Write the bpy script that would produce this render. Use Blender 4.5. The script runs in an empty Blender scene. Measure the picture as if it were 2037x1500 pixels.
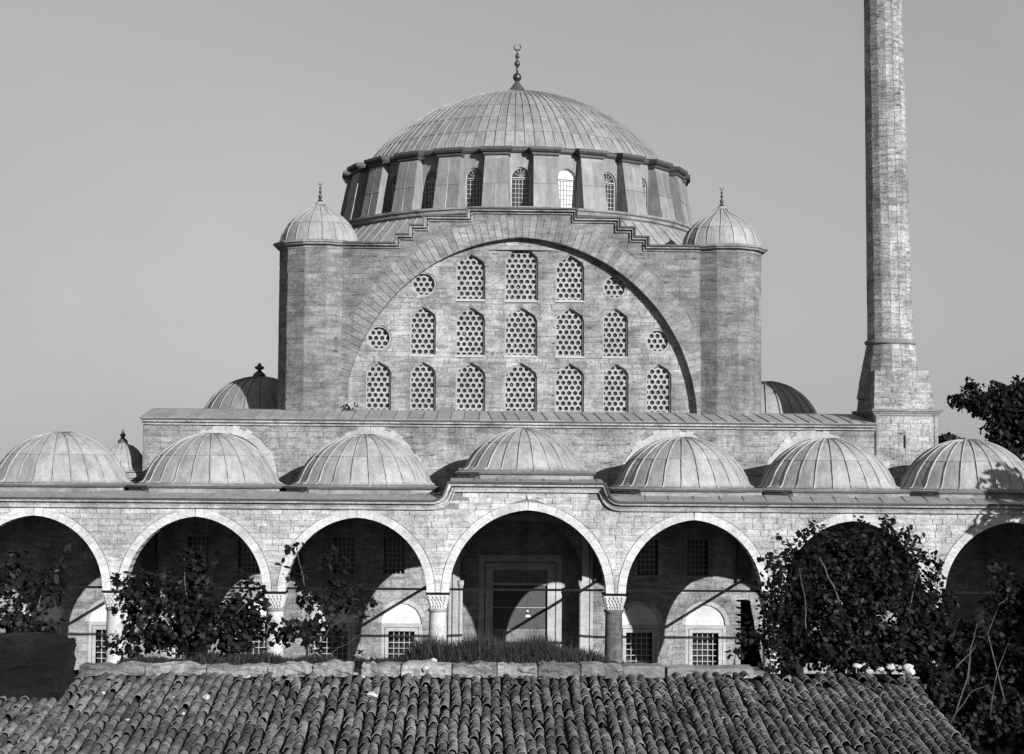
import bpy, bmesh, math, random
from math import sin, cos, pi, sqrt, acos, radians, atan2
from mathutils import Vector, Matrix
from mathutils.geometry import tessellate_polygon

rnd = random.Random(7)
S = bpy.context.scene
COL = S.collection

# ------------------------------------------------------------------ camera
EYE = Vector((-2.4, 0.0, 11.0))
FPX, PW, PH = 3300.0, 2037.0, 1500.0
YAW, PITCH, ROLL = radians(1.29), radians(3.07), radians(0.45)
FW = Vector((sin(YAW)*cos(PITCH), cos(YAW)*cos(PITCH), sin(PITCH)))
_r0 = Vector((cos(YAW), -sin(YAW), 0)); _u0 = _r0.cross(FW)
RT = _r0*cos(ROLL) + _u0*sin(ROLL); UP = -_r0*sin(ROLL) + _u0*cos(ROLL)
cam = bpy.data.cameras.new('camera'); camo = bpy.data.objects.new('camera', cam); COL.objects.link(camo)
cam.sensor_fit = 'HORIZONTAL'; cam.sensor_width = 36.0; cam.lens = 36.0*FPX/PW
cam.clip_start = 0.5; cam.clip_end = 6000
camo.matrix_world = Matrix(((RT.x, UP.x, -FW.x, EYE.x), (RT.y, UP.y, -FW.y, EYE.y), (RT.z, UP.z, -FW.z, EYE.z), (0, 0, 0, 1)))
S.camera = camo

def at(px, py, Y):
    d = FW*FPX + RT*(px-PW/2) + UP*(PH/2-py)
    return EYE + d*(Y/d.y)

# ------------------------------------------------------------------ world and sun
SUN = Vector((0.612, -1.0, 0.375)).normalized()
EL = math.asin(SUN.z); AZ = atan2(SUN.x, SUN.y)
W = bpy.data.worlds.new('World'); S.world = W; W.use_nodes = True
nt = W.node_tree; nt.nodes.clear()
sky = nt.nodes.new('ShaderNodeTexSky'); sky.sky_type = 'NISHITA'; sky.sun_disc = False
sky.sun_elevation = EL; sky.sun_rotation = AZ; sky.altitude = 50; sky.air_density = 1.5; sky.dust_density = 0.0
# blue-sensitive plate: the sky's blue counts most
sep = nt.nodes.new('ShaderNodeVectorMath'); sep.operation = 'DOT_PRODUCT'; sep.inputs[1].default_value = (.1, .3, .6)
bw = sep
tc = nt.nodes.new('ShaderNodeTexCoord')
cn = nt.nodes.new('ShaderNodeTexNoise'); cn.inputs['Scale'].default_value = 2.8; cn.inputs['Detail'].default_value = 8; cn.inputs['Roughness'].default_value = 0.6
cr = nt.nodes.new('ShaderNodeMapRange'); cr.inputs['From Min'].default_value = 0.3; cr.inputs['From Max'].default_value = 0.7
cr.inputs['To Min'].default_value = 0.0; cr.inputs['To Max'].default_value = 0.85
cm = nt.nodes.new('ShaderNodeMix'); cm.data_type = 'FLOAT'; cm.inputs['B'].default_value = 5.7   # thin pale cloud veil over the clear sky
bg = nt.nodes.new('ShaderNodeBackground'); bg.inputs['Strength'].default_value = 0.05
wo = nt.nodes.new('ShaderNodeOutputWorld')
L = nt.links.new
L(sky.outputs[0], bw.inputs[0]); L(tc.outputs['Generated'], cn.inputs['Vector']); L(cn.outputs[0], cr.inputs['Value'])
L(bw.outputs['Value'], cm.inputs['A']); L(cr.outputs[0], cm.inputs['Factor']); L(cm.outputs['Result'], bg.inputs['Color']); L(bg.outputs[0], wo.inputs[0])
sl = bpy.data.lights.new('sun', 'SUN'); sl.energy = 5.0; sl.angle = radians(0.5); sl.color = (1, 1, 1)
so = bpy.data.objects.new('sun', sl); COL.objects.link(so); so.location = (60, -60, 60)
so.rotation_euler = SUN.to_track_quat('Z', 'Y').to_euler()
vs = S.view_settings; vs.view_transform = 'Standard'; vs.look = 'None'; vs.exposure = 0.7; vs.gamma = 1.0; vs.use_curve_mapping = False

# ------------------------------------------------------------------ object helpers
WL = {}
def tag(o, label=None, cat=None, group=None, kind=None):
    if label: o['label'] = label
    if cat: o['category'] = cat
    if group: o['group'] = group
    if kind: o['kind'] = kind
    return o

def empty(name, loc, label=None, cat=None, group=None):
    o = bpy.data.objects.new(name, None); COL.objects.link(o); o.location = loc
    o.empty_display_size = 0.3
    WL[o] = Vector(loc)
    return tag(o, label, cat, group)

def link(o, parent):
    COL.objects.link(o)
    if parent is not None:
        o.parent = parent
        w = WL.get(parent)
        if w is not None: o.matrix_parent_inverse = Matrix.Translation(-w)
    return o

class MB:
    def __init__(s): s.v = []; s.f = []; s.t = []
    def add(s, vs, fs, tone=0.5):
        b = len(s.v); s.v += [tuple(p) for p in vs]
        for f in fs: s.f.append([i+b for i in f]); s.t.append(tone)
    def box(s, x0, x1, y0, y1, z0, z1, tone=0.5):
        v = [(x0,y0,z0),(x1,y0,z0),(x1,y1,z0),(x0,y1,z0),(x0,y0,z1),(x1,y0,z1),(x1,y1,z1),(x0,y1,z1)]
        s.add(v, [(0,1,5,4),(1,2,6,5),(2,3,7,6),(3,0,4,7),(4,5,6,7),(3,2,1,0)], tone)
    def hexa(s, lo, hi, tone=0.5):            # two quads, lower and upper, counter-clockwise from above
        s.add(list(lo)+list(hi), [(0,1,5,4),(1,2,6,5),(2,3,7,6),(3,0,4,7),(4,5,6,7),(3,2,1,0)], tone)
    def prism_xz(s, pts, y0, y1, tone=0.5):    # outline in XZ, clockwise or not
        n = len(pts)
        A = sum(pts[i][0]*pts[(i+1)%n][1]-pts[(i+1)%n][0]*pts[i][1] for i in range(n))
        if A < 0: pts = pts[::-1]
        v = [(x,y0,z) for x,z in pts]+[(x,y1,z) for x,z in pts]
        s.add(v, [list(range(n)), list(range(2*n-1,n-1,-1))]+[(i+n,(i+1)%n+n,(i+1)%n,i) for i in range(n)], tone)
    def plate(s, outer, holes, y0, y1, tone=0.5, back=True):
        loops = [outer]+holes
        tri = tessellate_polygon([[Vector((x,z,0)) for x,z in l] for l in loops])
        flat = [p for l in loops for p in l]
        n = len(flat)
        v = [(x,y0,z) for x,z in flat]+[(x,y1,z) for x,z in flat]
        f = [tuple(t) for t in tri]
        if back: f += [tuple(i+n for i in reversed(t)) for t in tri]
        b = 0
        for l in loops:
            m = len(l)
            for i in range(m):
                j = (i+1) % m; f.append((b+i, b+j, b+j+n, b+i+n))
            b += m
        s.add(v, f, tone)
    def lathe(s, prof, c, n=24, a0=0.0, a1=2*pi, tone=0.5, cap=False):
        full = abs(a1-a0-2*pi) < 1e-6
        m = n if full else n+1
        v = []
        for r, z in prof:
            for i in range(m):
                a = a0+(a1-a0)*i/n
                v.append((c[0]+r*sin(a), c[1]-r*cos(a), z))
        f = []
        for k in range(len(prof)-1):
            for i in range(n):
                j = (i+1) % m
                f.append((k*m+i, k*m+j, (k+1)*m+j, (k+1)*m+i))
        if cap:
            f.append(list(range(m-1,-1,-1))); f.append([(len(prof)-1)*m+i for i in range(m)])
        s.add(v, f, tone)
    def tube(s, pts, rad, n=6, tone=0.5):
        pts = [Vector(p) for p in pts]
        if not hasattr(rad, '__len__'): rad = [rad]*len(pts)
        v = []
        for k, p in enumerate(pts):
            t = (pts[min(k+1,len(pts)-1)]-pts[max(k-1,0)]).normalized()
            u = t.orthogonal().normalized() if abs(t.z) > .9 else t.cross(Vector((0,0,1))).normalized()
            w = t.cross(u)
            for i in range(n):
                a = 2*pi*i/n; v.append(p+(u*cos(a)+w*sin(a))*rad[k])
        f = [(k*n+i, k*n+(i+1)%n, (k+1)*n+(i+1)%n, (k+1)*n+i) for k in range(len(pts)-1) for i in range(n)]
        f += [list(range(n-1,-1,-1)), [(len(pts)-1)*n+i for i in range(n)]]
        s.add(v, f, tone)
    def sweep_xz(s, path, prof, Y, tone=0.5):
        N = []
        for i in range(len(path)):
            ns = []
            for a, b in ((i-1,i),(i,i+1)):
                if a < 0 or b >= len(path): continue
                dx, dz = path[b][0]-path[a][0], path[b][1]-path[a][1]; l = sqrt(dx*dx+dz*dz) or 1
                ns.append((-dz/l, dx/l))
            if len(ns) == 1: N.append(ns[0])
            else:
                mx, mz = ns[0][0]+ns[1][0], ns[0][1]+ns[1][1]; l = sqrt(mx*mx+mz*mz)
                mx /= l; mz /= l; k = 1/max(.4, mx*ns[0][0]+mz*ns[0][1]); N.append((mx*k, mz*k))
        m = len(prof); v = []
        for (x,z),(nx,nz) in zip(path, N):
            for o, h in prof: v.append((x+nx*h, Y-o, z+nz*h))
        f = [(i*m+k, (i+1)*m+k, (i+1)*m+k+1, i*m+k+1) for i in range(len(path)-1) for k in range(m-1)]
        f += [list(range(m)), [(len(path)-1)*m+k for k in range(m-1,-1,-1)]]
        s.add(v, f, tone)
    def build(s, name, mat, parent=None, smooth=False, fix=True):
        me = s.mesh(name, mat, smooth, fix)
        o = bpy.data.objects.new(name, me)
        return link(o, parent)
    def mesh(s, name, mat, smooth=False, fix=True):
        me = bpy.data.meshes.new(name); me.from_pydata(s.v, [], s.f)
        a = me.attributes.new('tone', 'FLOAT', 'FACE'); a.data.foreach_set('value', s.t)
        me.materials.append(mat)
        if fix and len(s.f) < 4000:
            bm = bmesh.new(); bm.from_mesh(me); bmesh.ops.recalc_face_normals(bm, faces=bm.faces); bm.to_mesh(me); bm.free()
        if smooth: me.polygons.foreach_set('use_smooth', [True]*len(me.polygons))
        me.update()
        return me

# ------------------------------------------------------------------ materials (the photograph is black and white)
def g(v): return (v, v, v, 1)
def mat_base(name, rough=0.85, spec=0.25):
    m = bpy.data.materials.new(name); m.use_nodes = True
    n = m.node_tree.nodes; p = n['Principled BSDF']
    p.inputs['Roughness'].default_value = rough; p.inputs['Specular IOR Level'].default_value = spec
    return m, m.node_tree, p
def node(t, kind, **kw):
    n = t.nodes.new(kind)
    for k, v in kw.items(): setattr(n, k, v)
    return n
def math_(t, op, a, b=None, clamp=False):
    n = node(t, 'ShaderNodeMath', operation=op); n.use_clamp = clamp
    for i, x in enumerate((a, b)):
        if x is None: continue
        if isinstance(x, (int, float)): n.inputs[i].default_value = x
        else: t.links.new(x, n.inputs[i])
    return n.outputs[0]
def noise(t, vec, scale, detail=4, rough=.6, sc=(1,1,1), loc=(0,0,0)):
    mp = node(t, 'ShaderNodeMapping'); mp.inputs['Scale'].default_value = sc; mp.inputs['Location'].default_value = loc
    t.links.new(vec, mp.inputs[0])
    n = node(t, 'ShaderNodeTexNoise'); n.inputs['Scale'].default_value = scale; n.inputs['Detail'].default_value = detail; n.inputs['Roughness'].default_value = rough
    t.links.new(mp.outputs[0], n.inputs['Vector'])
    return n.outputs[0]
def rng(t, v, a, b, c, d):
    n = node(t, 'ShaderNodeMapRange'); t.links.new(v, n.inputs[0])
    for i, x in enumerate((a, b, c, d)): n.inputs[i+1].default_value = x
    return n.outputs[0]
def bump(t, p, h, strength, dist):
    b = node(t, 'ShaderNodeBump'); b.inputs['Strength'].default_value = strength; b.inputs['Distance'].default_value = dist
    t.links.new(h, b.inputs['Height']); t.links.new(b.outputs[0], p.inputs['Normal'])

def stone_mat(name, lo, hi, stain=0.5, streak=0.45, speck=0.4, rough=.9):
    m, t, p = mat_base(name, rough, .15)
    pos = node(t, 'ShaderNodeNewGeometry').outputs['Position']
    tone = node(t, 'ShaderNodeAttribute', attribute_name='tone').outputs['Fac']
    base = rng(t, tone, 0, 1, lo, hi)
    big = rng(t, noise(t, pos, .42, 5, .65), .36, .62, 1-stain*.6, 1.05)
    hor = rng(t, noise(t, pos, 1.9, 5, .65, (.5, .5, 3.2)), .36, .64, 1-streak*.62, 1.06)
    pat = rng(t, noise(t, pos, 1.15, 6, .7, (1,1,1.6), (4,8,1)), .47, .62, 1.03, 1-stain*.42)
    base = math_(t, 'MULTIPLY', base, pat)
    ver = rng(t, noise(t, pos, 1.1, 4, .6, (1.6, 1.6, .16), (3,1,7)), .5, .7, 1, 1-stain*.4)
    sp = rng(t, noise(t, pos, 9, 5, .8), .34, .56, 1-speck*.75, 1.05)
    fl = rng(t, noise(t, pos, 3.4, 5, .72, (.55, .55, 1.7), (9,2,4)), .60, .68, 1, 1-speck*1.15)
    pit = rng(t, noise(t, pos, 22, 3, .6, (1,1,1.3), (1,5,2)), .66, .74, 1, 1-speck)
    x = math_(t, 'MULTIPLY', math_(t, 'MULTIPLY', base, big), math_(t, 'MULTIPLY', hor, ver))
    x = math_(t, 'MULTIPLY', math_(t, 'MULTIPLY', x, sp), math_(t, 'MULTIPLY', fl, pit))
    x = math_(t, 'MAXIMUM', x, .004)
    t.links.new(x, p.inputs['Base Color'])
    bump(t, p, noise(t, pos, 10, 6, .75, (1,1,1.8)), .65, .05)
    return m
M = {}
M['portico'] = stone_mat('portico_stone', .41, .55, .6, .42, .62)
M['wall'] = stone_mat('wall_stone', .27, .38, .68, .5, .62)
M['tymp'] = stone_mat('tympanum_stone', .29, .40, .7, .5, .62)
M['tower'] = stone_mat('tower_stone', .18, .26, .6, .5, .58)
M['vous'] = stone_mat('arch_stone', .2, .29, .6, .35, .5)
M['min'] = stone_mat('minaret_stone', .33, .47, .7, .55, .75)
M['pale'] = stone_mat('pale_stone', .40, .5, .3, .2, .3)
M['joint'] = stone_mat('mortar_bed', .15, .2, .4, .3, .3)
M['cornice'] = stone_mat('cornice_stone', .22, .3, .6, .4, .4)
M['coping'] = stone_mat('coping_stone', .2, .42, .75, .4, .75)
M['soot'] = stone_mat('smoked_stone', .05, .09, .4, .3, .3)  # vault and cross arches darkened to deepen the shade inside the porch
M['sooty'] = stone_mat('sooty_masonry', .003, .007, .5, .3, .3)  # near-black stone for roof deck, brick pier and yard wall
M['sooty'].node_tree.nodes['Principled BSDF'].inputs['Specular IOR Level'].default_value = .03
M['plaster'] = stone_mat('white_plaster', .44, .5, .2, .1, .1)
M['trim'] = stone_mat('marble_trim', .32, .4, .3, .2, .2)

def lead_mat(name, lo, hi):
    m, t, p = mat_base(name, .62, .35)
    pos = node(t, 'ShaderNodeNewGeometry').outputs['Position']
    tone = node(t, 'ShaderNodeAttribute', attribute_name='tone').outputs['Fac']
    orr = node(t, 'ShaderNodeObjectInfo').outputs['Random']
    base = rng(t, math_(t, 'ADD', math_(t, 'MULTIPLY', tone, .4), math_(t, 'MULTIPLY', orr, .6)), 0, 1, lo, hi)
    a = rng(t, noise(t, pos, .8, 5, .65), .33, .65, .82, 1.1)
    b = rng(t, noise(t, pos, 16, 5, .8), .35, .6, .72, 1.1)
    c = rng(t, noise(t, pos, 1.6, 4, .6, (2,2,.3)), .42, .68, 1.05, .78)
    x = math_(t, 'MULTIPLY', math_(t, 'MULTIPLY', base, a), math_(t, 'MULTIPLY', b, c))
    t.links.new(x, p.inputs['Base Color'])
    bump(t, p, noise(t, pos, 3.5, 5, .6), .6, .07)
    return m
M['lead'] = lead_mat('lead_sheet', .155, .27)
M['leadd'] = lead_mat('dark_lead', .05, .075)
M['leads'] = lead_mat('stained_lead', .12, .235)
M['leadp'] = lead_mat('pale_lead', .21, .33)

def plain(name, v, rough=.8, spec=.3, metal=0, var=.3, scale=8):
    m, t, p = mat_base(name, rough, spec); p.inputs['Metallic'].default_value = metal
    pos = node(t, 'ShaderNodeNewGeometry').outputs['Position']
    x = rng(t, noise(t, pos, scale, 4, .6), .3, .7, v*(1-var), v*(1+var))
    t.links.new(x, p.inputs['Base Color'])
    return m
M['iron'] = plain('iron', .008, .8, .1)
M['gilt'] = plain('finial_metal', .06, .35, .5, .6)
M['glass'] = plain('old_glass', .022, .28, .6)
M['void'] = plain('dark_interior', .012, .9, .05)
M['wood'] = plain('dark_wood', .05)
M['leather'] = plain('leather_curtain', .05, .7, .3, 0, .25, 14)
M['lattice'] = stone_mat('lattice_plaster', .24, .31, .2, .1, .2)
M['ground'] = plain('earth', .04, .95, .1, 0, .4, 1.5)
M['pave'] = plain('paving', .045, .95, .1, 0, .3, 2)
M['bark'] = plain('bark', .07, .9, .1, 0, .5, 12)
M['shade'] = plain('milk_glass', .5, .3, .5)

def leaf_mat(name, lo, hi, spec=.35):
    m, t, p = mat_base(name, .5, spec)
    orr = node(t, 'ShaderNodeAttribute', attribute_name='tone').outputs['Fac']
    x = rng(t, orr, 0, 1, lo, hi); t.links.new(x, p.inputs['Base Color'])
    return m
M['leaf'] = leaf_mat('fig_leaf', .003, .011, .1)
M['far'] = leaf_mat('tree_leaf', .004, .012, .1)
M['grass'] = leaf_mat('dry_grass', .012, .04, .1)

m, t, p = mat_base('clay_tile', .85, .2); M['tile'] = m
orr = node(t, 'ShaderNodeObjectInfo').outputs['Random']
tone = node(t, 'ShaderNodeAttribute', attribute_name='tone').outputs['Fac']
pos = node(t, 'ShaderNodeNewGeometry').outputs['Position']
k = math_(t, 'FRACT', math_(t, 'ADD', math_(t, 'MULTIPLY', orr, .999), tone))
base = rng(t, k, 0, 1, .052, .195)
x = math_(t, 'MULTIPLY', base, rng(t, noise(t, pos, 7, 5, .7), .35, .65, .5, 1.25))
x = math_(t, 'MULTIPLY', x, rng(t, noise(t, pos, 45, 4, .7), .35, .6, .7, 1.1))
x = math_(t, 'MULTIPLY', x, rng(t, noise(t, pos, .35, 3, .6), .4, .6, .72, 1.15))
t.links.new(x, p.inputs['Base Color']); bump(t, p, noise(t, pos, 40, 4, .7), .5, .01)

# lichen spots on the tiles
sp_ = rng(t, noise(t, pos, 16, 4, .7, (1,1,1), (2,7,3)), .66, .72, 0, 1)
mx = node(t, 'ShaderNodeMix'); mx.data_type = 'FLOAT'; t.links.new(sp_, mx.inputs['Factor']); t.links.new(x, mx.inputs['A']); mx.inputs['B'].default_value = .3
t.links.new(mx.outputs['Result'], p.inputs['Base Color'])
M['dirt'] = plain('dirt_filled_tile', .03, .95, .05, 0, .5, 9)  # channel tiles darkened to paint the shade between tile rows

# ------------------------------------------------------------------ masonry helpers
class Arch:            # two-centred arch; half width a, rise h above spring zs
    def __init__(s, cx, a, zs, h, zb=-1):
        s.cx, s.a, s.zs, s.h, s.zb = cx, a, zs, h, zb
        s.c = (h*h-a*a)/(2*a); s.R = a+s.c
    def grown(s, t):
        b = Arch(s.cx, s.a, s.zs, s.h, s.zb); b.R = s.R+t; b.a = s.a+t; b.h = sqrt(max(b.R**2-b.c**2, .01)); return b
    def top(s): return s.zs+s.h
    def bottom(s): return s.zb
    def ext(s, z):
        if z > s.top() or z < s.zb: return None
        w = s.a if z <= s.zs else max(0, -s.c+sqrt(max(0, s.R**2-(z-s.zs)**2)))
        return (s.cx-w, s.cx+w)
    def curve(s, n=14):     # left spring -> apex -> right spring
        th = acos(max(-1, min(1, s.c/s.R))); P = []
        for i in range(n+1):
            a = th*i/n; P.append((s.cx+s.c-s.R*cos(a), s.zs+s.R*sin(a)))
        Q = [(2*s.cx-x, z) for x, z in P[:-1]][::-1]
        P[-1] = (s.cx, s.zs+s.h)
        return P+Q
class Rect:
    def __init__(s, x0, x1, z0, z1): s.x0, s.x1, s.z0, s.z1 = x0, x1, z0, z1; s.cx = (x0+x1)/2
    def top(s): return s.z1
    def bottom(s): return s.z0
    def ext(s, z): return (s.x0, s.x1) if s.z0 <= z <= s.z1 else None
class Disc:
    def __init__(s, cx, cz, r): s.cx, s.cz, s.r = cx, cz, r
    def top(s): return s.cz+s.r
    def bottom(s): return s.cz-s.r
    def ext(s, z):
        d = s.r**2-(z-s.cz)**2
        return None if d < 0 else (s.cx-sqrt(d), s.cx+sqrt(d))
    def curve(s, n=28): return [(s.cx+s.r*cos(2*pi*i/n), s.cz+s.r*sin(2*pi*i/n)) for i in range(n)]
HEAD = [(1,0),(.985,.18),(.93,.35),(.83,.49),(.68,.61),(.46,.75),(.23,.875),(0,1)]
class Win:             # opening with a low pointed head
    def __init__(s, cx, hw, z0, z1): s.cx, s.hw, s.z0, s.z1 = cx, hw, z0, z1; s.hh = .93*hw; s.zs = z1-s.hh
    def top(s): return s.z1
    def bottom(s): return s.z0
    def ext(s, z):
        if z < s.z0 or z > s.z1: return None
        k = (z-s.zs)/s.hh; w = 1
        if k > 0:
            for (w0,k0),(w1,k1) in zip(HEAD, HEAD[1:]):
                if k0 <= k <= k1: w = w0+(w1-w0)*(k-k0)/(k1-k0); break
        return (s.cx-s.hw*w, s.cx+s.hw*w)
    def curve(s, d=0.0):
        hw, hh = s.hw+d, s.hh+d*.9
        P = [(s.cx+hw*w, s.zs+hh*k) for w, k in HEAD]
        return [(s.cx-hw, s.z0-d), (s.cx+hw, s.z0-d)] + P + [(2*s.cx-x, z) for x, z in P[:-1]][::-1]

def courses(x0, x1, z0, z1, h, length, holes, top=None, inside=None):
    """quads ((xl,xr) at bottom, (xl,xr) at top, zb, zt); top(x) limits the height"""
    out = []; z = z0; row = 0
    while z < z1-.06:
        zt = min(z1, z+h*rnd.uniform(.86, 1.14))
        if z1-zt < .1: zt = z1
        segs = [((x0,x0),(x1,x1))]
        if inside is not None:
            e0 = inside.ext(z); e1 = inside.ext(min(zt, inside.top()-1e-3))
            if not e0: break
            e1 = e1 or (inside.cx, inside.cx); segs = [((e0[0],e1[0]),(e0[1],e1[1]))]
        hs = [q for q in holes if q.bottom() < zt-.02 and q.top() > z+.02]
        hs.sort(key=lambda q: q.cx)
        for q in hs:
            lo, hi = max(z, q.bottom()+1e-4), min(zt, q.top()-1e-4)
            eb = q.ext(lo) or (q.cx, q.cx); et = q.ext(hi) or (q.cx, q.cx)
            new = []
            for a, b in segs:
                if max(eb[1], et[1]) < min(a) or min(eb[0], et[0]) > max(b): new.append((a,b)); continue
                if eb[0]-a[0] > .05 or et[0]-a[1] > .05: new.append((a, (max(eb[0],a[0]), max(et[0],a[1]))))
                if b[0]-eb[1] > .05 or b[1]-et[1] > .05: new.append(((min(eb[1],b[0]), min(et[1],b[1])), b))
            segs = new
        for a, b in segs:
            am, bm_ = (a[0]+a[1])/2, (b[0]+b[1])/2; l = bm_-am; n = max(1, round(l/(length*rnd.uniform(.8,1.2))))
            ws = [rnd.uniform(.6,1.5) for _ in range(n)]; tot = sum(ws); acc = 0; cuts = [a]
            for w in ws[:-1]:
                acc += w; xm = am+l*acc/tot
                if xm > max(a)+.12 and xm < min(b)-.12: cuts.append((xm, xm))
            cuts.append(b)
            for c0, c1 in zip(cuts, cuts[1:]):
                q = (c0[0], c1[0], c0[1], c1[1], z, zt)
                if top is not None:
                    lim = min(top(q[2]), top(q[3]))
                    if z > lim-.05: continue
                    if zt > lim: q = q[:5]+(lim,)
                out.append(q)
        z = zt; row += 1
    return out

def block(mb, quad, n, proud, gap=.005, sink=.02, tone=None):
    """a stone: quad is four points on the wall face, n the outward normal"""
    quad = [Vector(p) for p in quad]; n = Vector(n)
    c = sum(quad, Vector())/4
    def shr(p, d):
        e = c-p; l = e.length
        return p+e*(min(d*1.4, l*.4)/max(l,1e-6))
    base = [shr(p, gap)-n*sink for p in quad]; front = [shr(p, gap+.008)+n*proud for p in quad]
    mb.add(base+front, [(4,5,6,7),(0,1,5,4),(1,2,6,5),(2,3,7,6),(3,0,4,7)], min(1, max(0, rnd.gauss(.56,.2) if rnd.random() > .06 else rnd.uniform(0,.12))) if tone is None else tone)

def place_stones(parent, items, limit, name, mat, stuff_name):
    """items: list of (area, quad, normal, proud). the largest become parts of their own, the rest one part"""
    items.sort(key=lambda i: -i[0])
    for a, q, n, pr, mt in items[:limit]:
        mb = MB(); block(mb, q, n, pr); mb.build(name, mt, parent, fix=False)
    by = {}
    for a, q, n, pr, mt in items[limit:]:
        block(by.setdefault(mt.name, (MB(), mt))[0], q, n, pr)
    for mb, mt in by.values():
        o = mb.build(stuff_name, mt, parent, fix=False); o['kind'] = 'stuff'

def wall_items(items, quads, Y, mt, lo=.008, hi=.028):
    for xl, xr, xtl, xtr, zb, zt in quads:
        if max(xr-xl, xtr-xtl) < .06 or zt-zb < .06: continue
        items.append((((xr-xl)+(xtr-xtl))/2*(zt-zb), [(xl,Y,zb),(xr,Y,zb),(xtr,Y,zt),(xtl,Y,zt)], (0,-1,0), rnd.uniform(lo,hi), mt))

def voussoirs(parent, arch, t, n, y0, y1, mat, name='voussoir', jit=.0):
    th = acos(max(-1, min(1, arch.c/arch.R))); R0, R1 = arch.R, arch.R+t
    for s in (-1, 1):
        for i in range(n):
            a0, a1 = th*i/n+.0012, th*(i+1)/n-.0012
            tt = t*(1+rnd.uniform(-jit, jit))
            P = [(arch.c-R*cos(a), arch.zs+R*sin(a)) for R, a in ((R0,a0),(R0+tt,a0),(R0+tt,a1),(R0,a1))]
            P = [(arch.cx+min(x, -.002)*-s, z) for x, z in P]
            mb = MB(); mb.prism_xz(P, y0-rnd.uniform(0,.014), y1, rnd.random()); mb.build(name, mat, parent)

# ------------------------------------------------------------------ lead domes
PANELS = {}
def dome(parent, name, c, prof, rows, gores, front=pi*.56, mat=None, rib_r=.03, panels=True, n_shell=None):
    """prof: (r,z) from foot to crown; rows: index pairs into prof; front: half angle built sheet by sheet"""
    mat = mat or M['lead']
    sh = MB(); sh.lathe(prof, c, n_shell or gores*2); d = sh.build(name, mat, parent, smooth=True)
    key = (tuple(prof), gores)
    if key not in PANELS:
        da = 2*pi/gores; ms = []
        for i0, i1 in rows:
            mb = MB(); seg = 3
            pr = [prof[i] for i in range(i0, i1+1)]
            base = [(max(r,.01)+.004, z) for r, z in pr]
            out = []
            for k, (r, z) in enumerate(pr):
                lift = .05-.032*k/max(1, len(pr)-1); out.append((r+lift*.8, z+lift*.5))
            v = []
            for q in (base, out):
                for r, z in q:
                    for j in range(seg+1):
                        a = (-.5+(.012+j*(.976)/seg))*da; v.append((r*sin(a), -r*cos(a), z))
            m = len(pr); w = seg+1; o = m*w
            f = [(o+k*w+j, o+k*w+j+1, o+(k+1)*w+j+1, o+(k+1)*w+j) for k in range(m-1) for j in range(seg)]
            f += [(j, j+1, o+j+1, o+j) for j in range(seg)]
            f += [(o+(m-1)*w+j, o+(m-1)*w+j+1, (m-1)*w+j+1, (m-1)*w+j) for j in range(seg)]
            for j in (0, seg): f += [(k*w+j, o+k*w+j, o+(k+1)*w+j, (k+1)*w+j) for k in range(m-1)]
            mb.add(v, f); ms.append(mb.mesh('lead_sheet', mat, smooth=False))
        rb = MB(); a = -.5*da
        rb.tube([((r+.045)*sin(a), -(r+.045)*cos(a), z+.025) for r, z in prof if r > .25], rib_r, 5)
        PANELS[key] = (ms, rb.mesh('seam_rib', mat, smooth=True))
    ms, rib = PANELS[key]
    rest = MB()
    for i in range(gores):
        a = 2*pi*i/gores+.0; a = (a+pi) % (2*pi)-pi
        if abs(a) > front+1e-6: continue
        for me in ([*ms, rib] if panels else [rib]):
            o = bpy.data.objects.new(me.name.split('.')[0], me); link(o, d)
            o.location = (c[0], c[1], 0); o.rotation_euler = (0, 0, a+rnd.uniform(-.002,.002))
    return d
def cap_prof(r, z0, zt, n=12, foot=()):
    h = zt-z0; Rs = (r*r+h*h)/(2*h); zc = zt-Rs; a0 = math.asin(min(1, r/Rs)) if zc <= z0 else pi-math.asin(r/Rs)
    return list(foot)+[(Rs*sin(a0*(1-i/n)), zc+Rs*cos(a0*(1-i/n))) for i in range(n+1)]

def finial(parent, c, z, s, crescent=True, name='finial', mat=None, bell=True):
    mb = MB()
    P = [(.0,-.02),(.26,-.02),(.26,.05),(.2,.2),(.1,.32),(.07,.36)] if bell else [(.07,0),(.07,.1)]
    def ball(z0, r): return [(.05,z0-r), (.6*r,z0-.8*r), (.92*r,z0-.38*r), (r,z0), (.92*r,z0+.38*r), (.6*r,z0+.8*r), (.05,z0+r)]
    P += ball(.52 if bell else .34,.17 if bell else .19)+ball(.92,.13)+ball(1.24,.10)+[(.035,1.4),(.03,1.5)]
    mb.lathe([(r*s, z+h*s) for r, h in P], c, 12)
    if crescent:
        R = .14*s; zc = z+1.64*s; pts = [(c[0]+R*sin(a), c[1], zc-R*cos(a)) for a in [radians(-155+310*i/16) for i in range(17)]]
        mb.tube(pts, [s*.012+s*.026*sin(pi*i/16) for i in range(17)], 6)
    return mb.build(name, mat or M['gilt'], parent, smooth=True)

# ================================================================== SETTING
mb = MB(); mb.add([(-3000,-400,0),(3000,-400,0),(3000,5000,0),(-3000,5000,0)], [(0,1,2,3)])
tag(mb.build('ground', M['ground']), kind='structure')
mb = MB(); mb.box(-28,28,50,74.2,-.3,.03); tag(mb.build('courtyard_pavement', M['pave']), kind='structure')

# ================================================================== MOSQUE (prayer hall)
YW, YS, YT = 83.2, 86.0, 86.5
mosque = empty('mosque', (0, 83.2, 0), 'large domed stone mosque with latticed windows set in a wide round arch', 'mosque')
MST = []           # its stones
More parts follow.
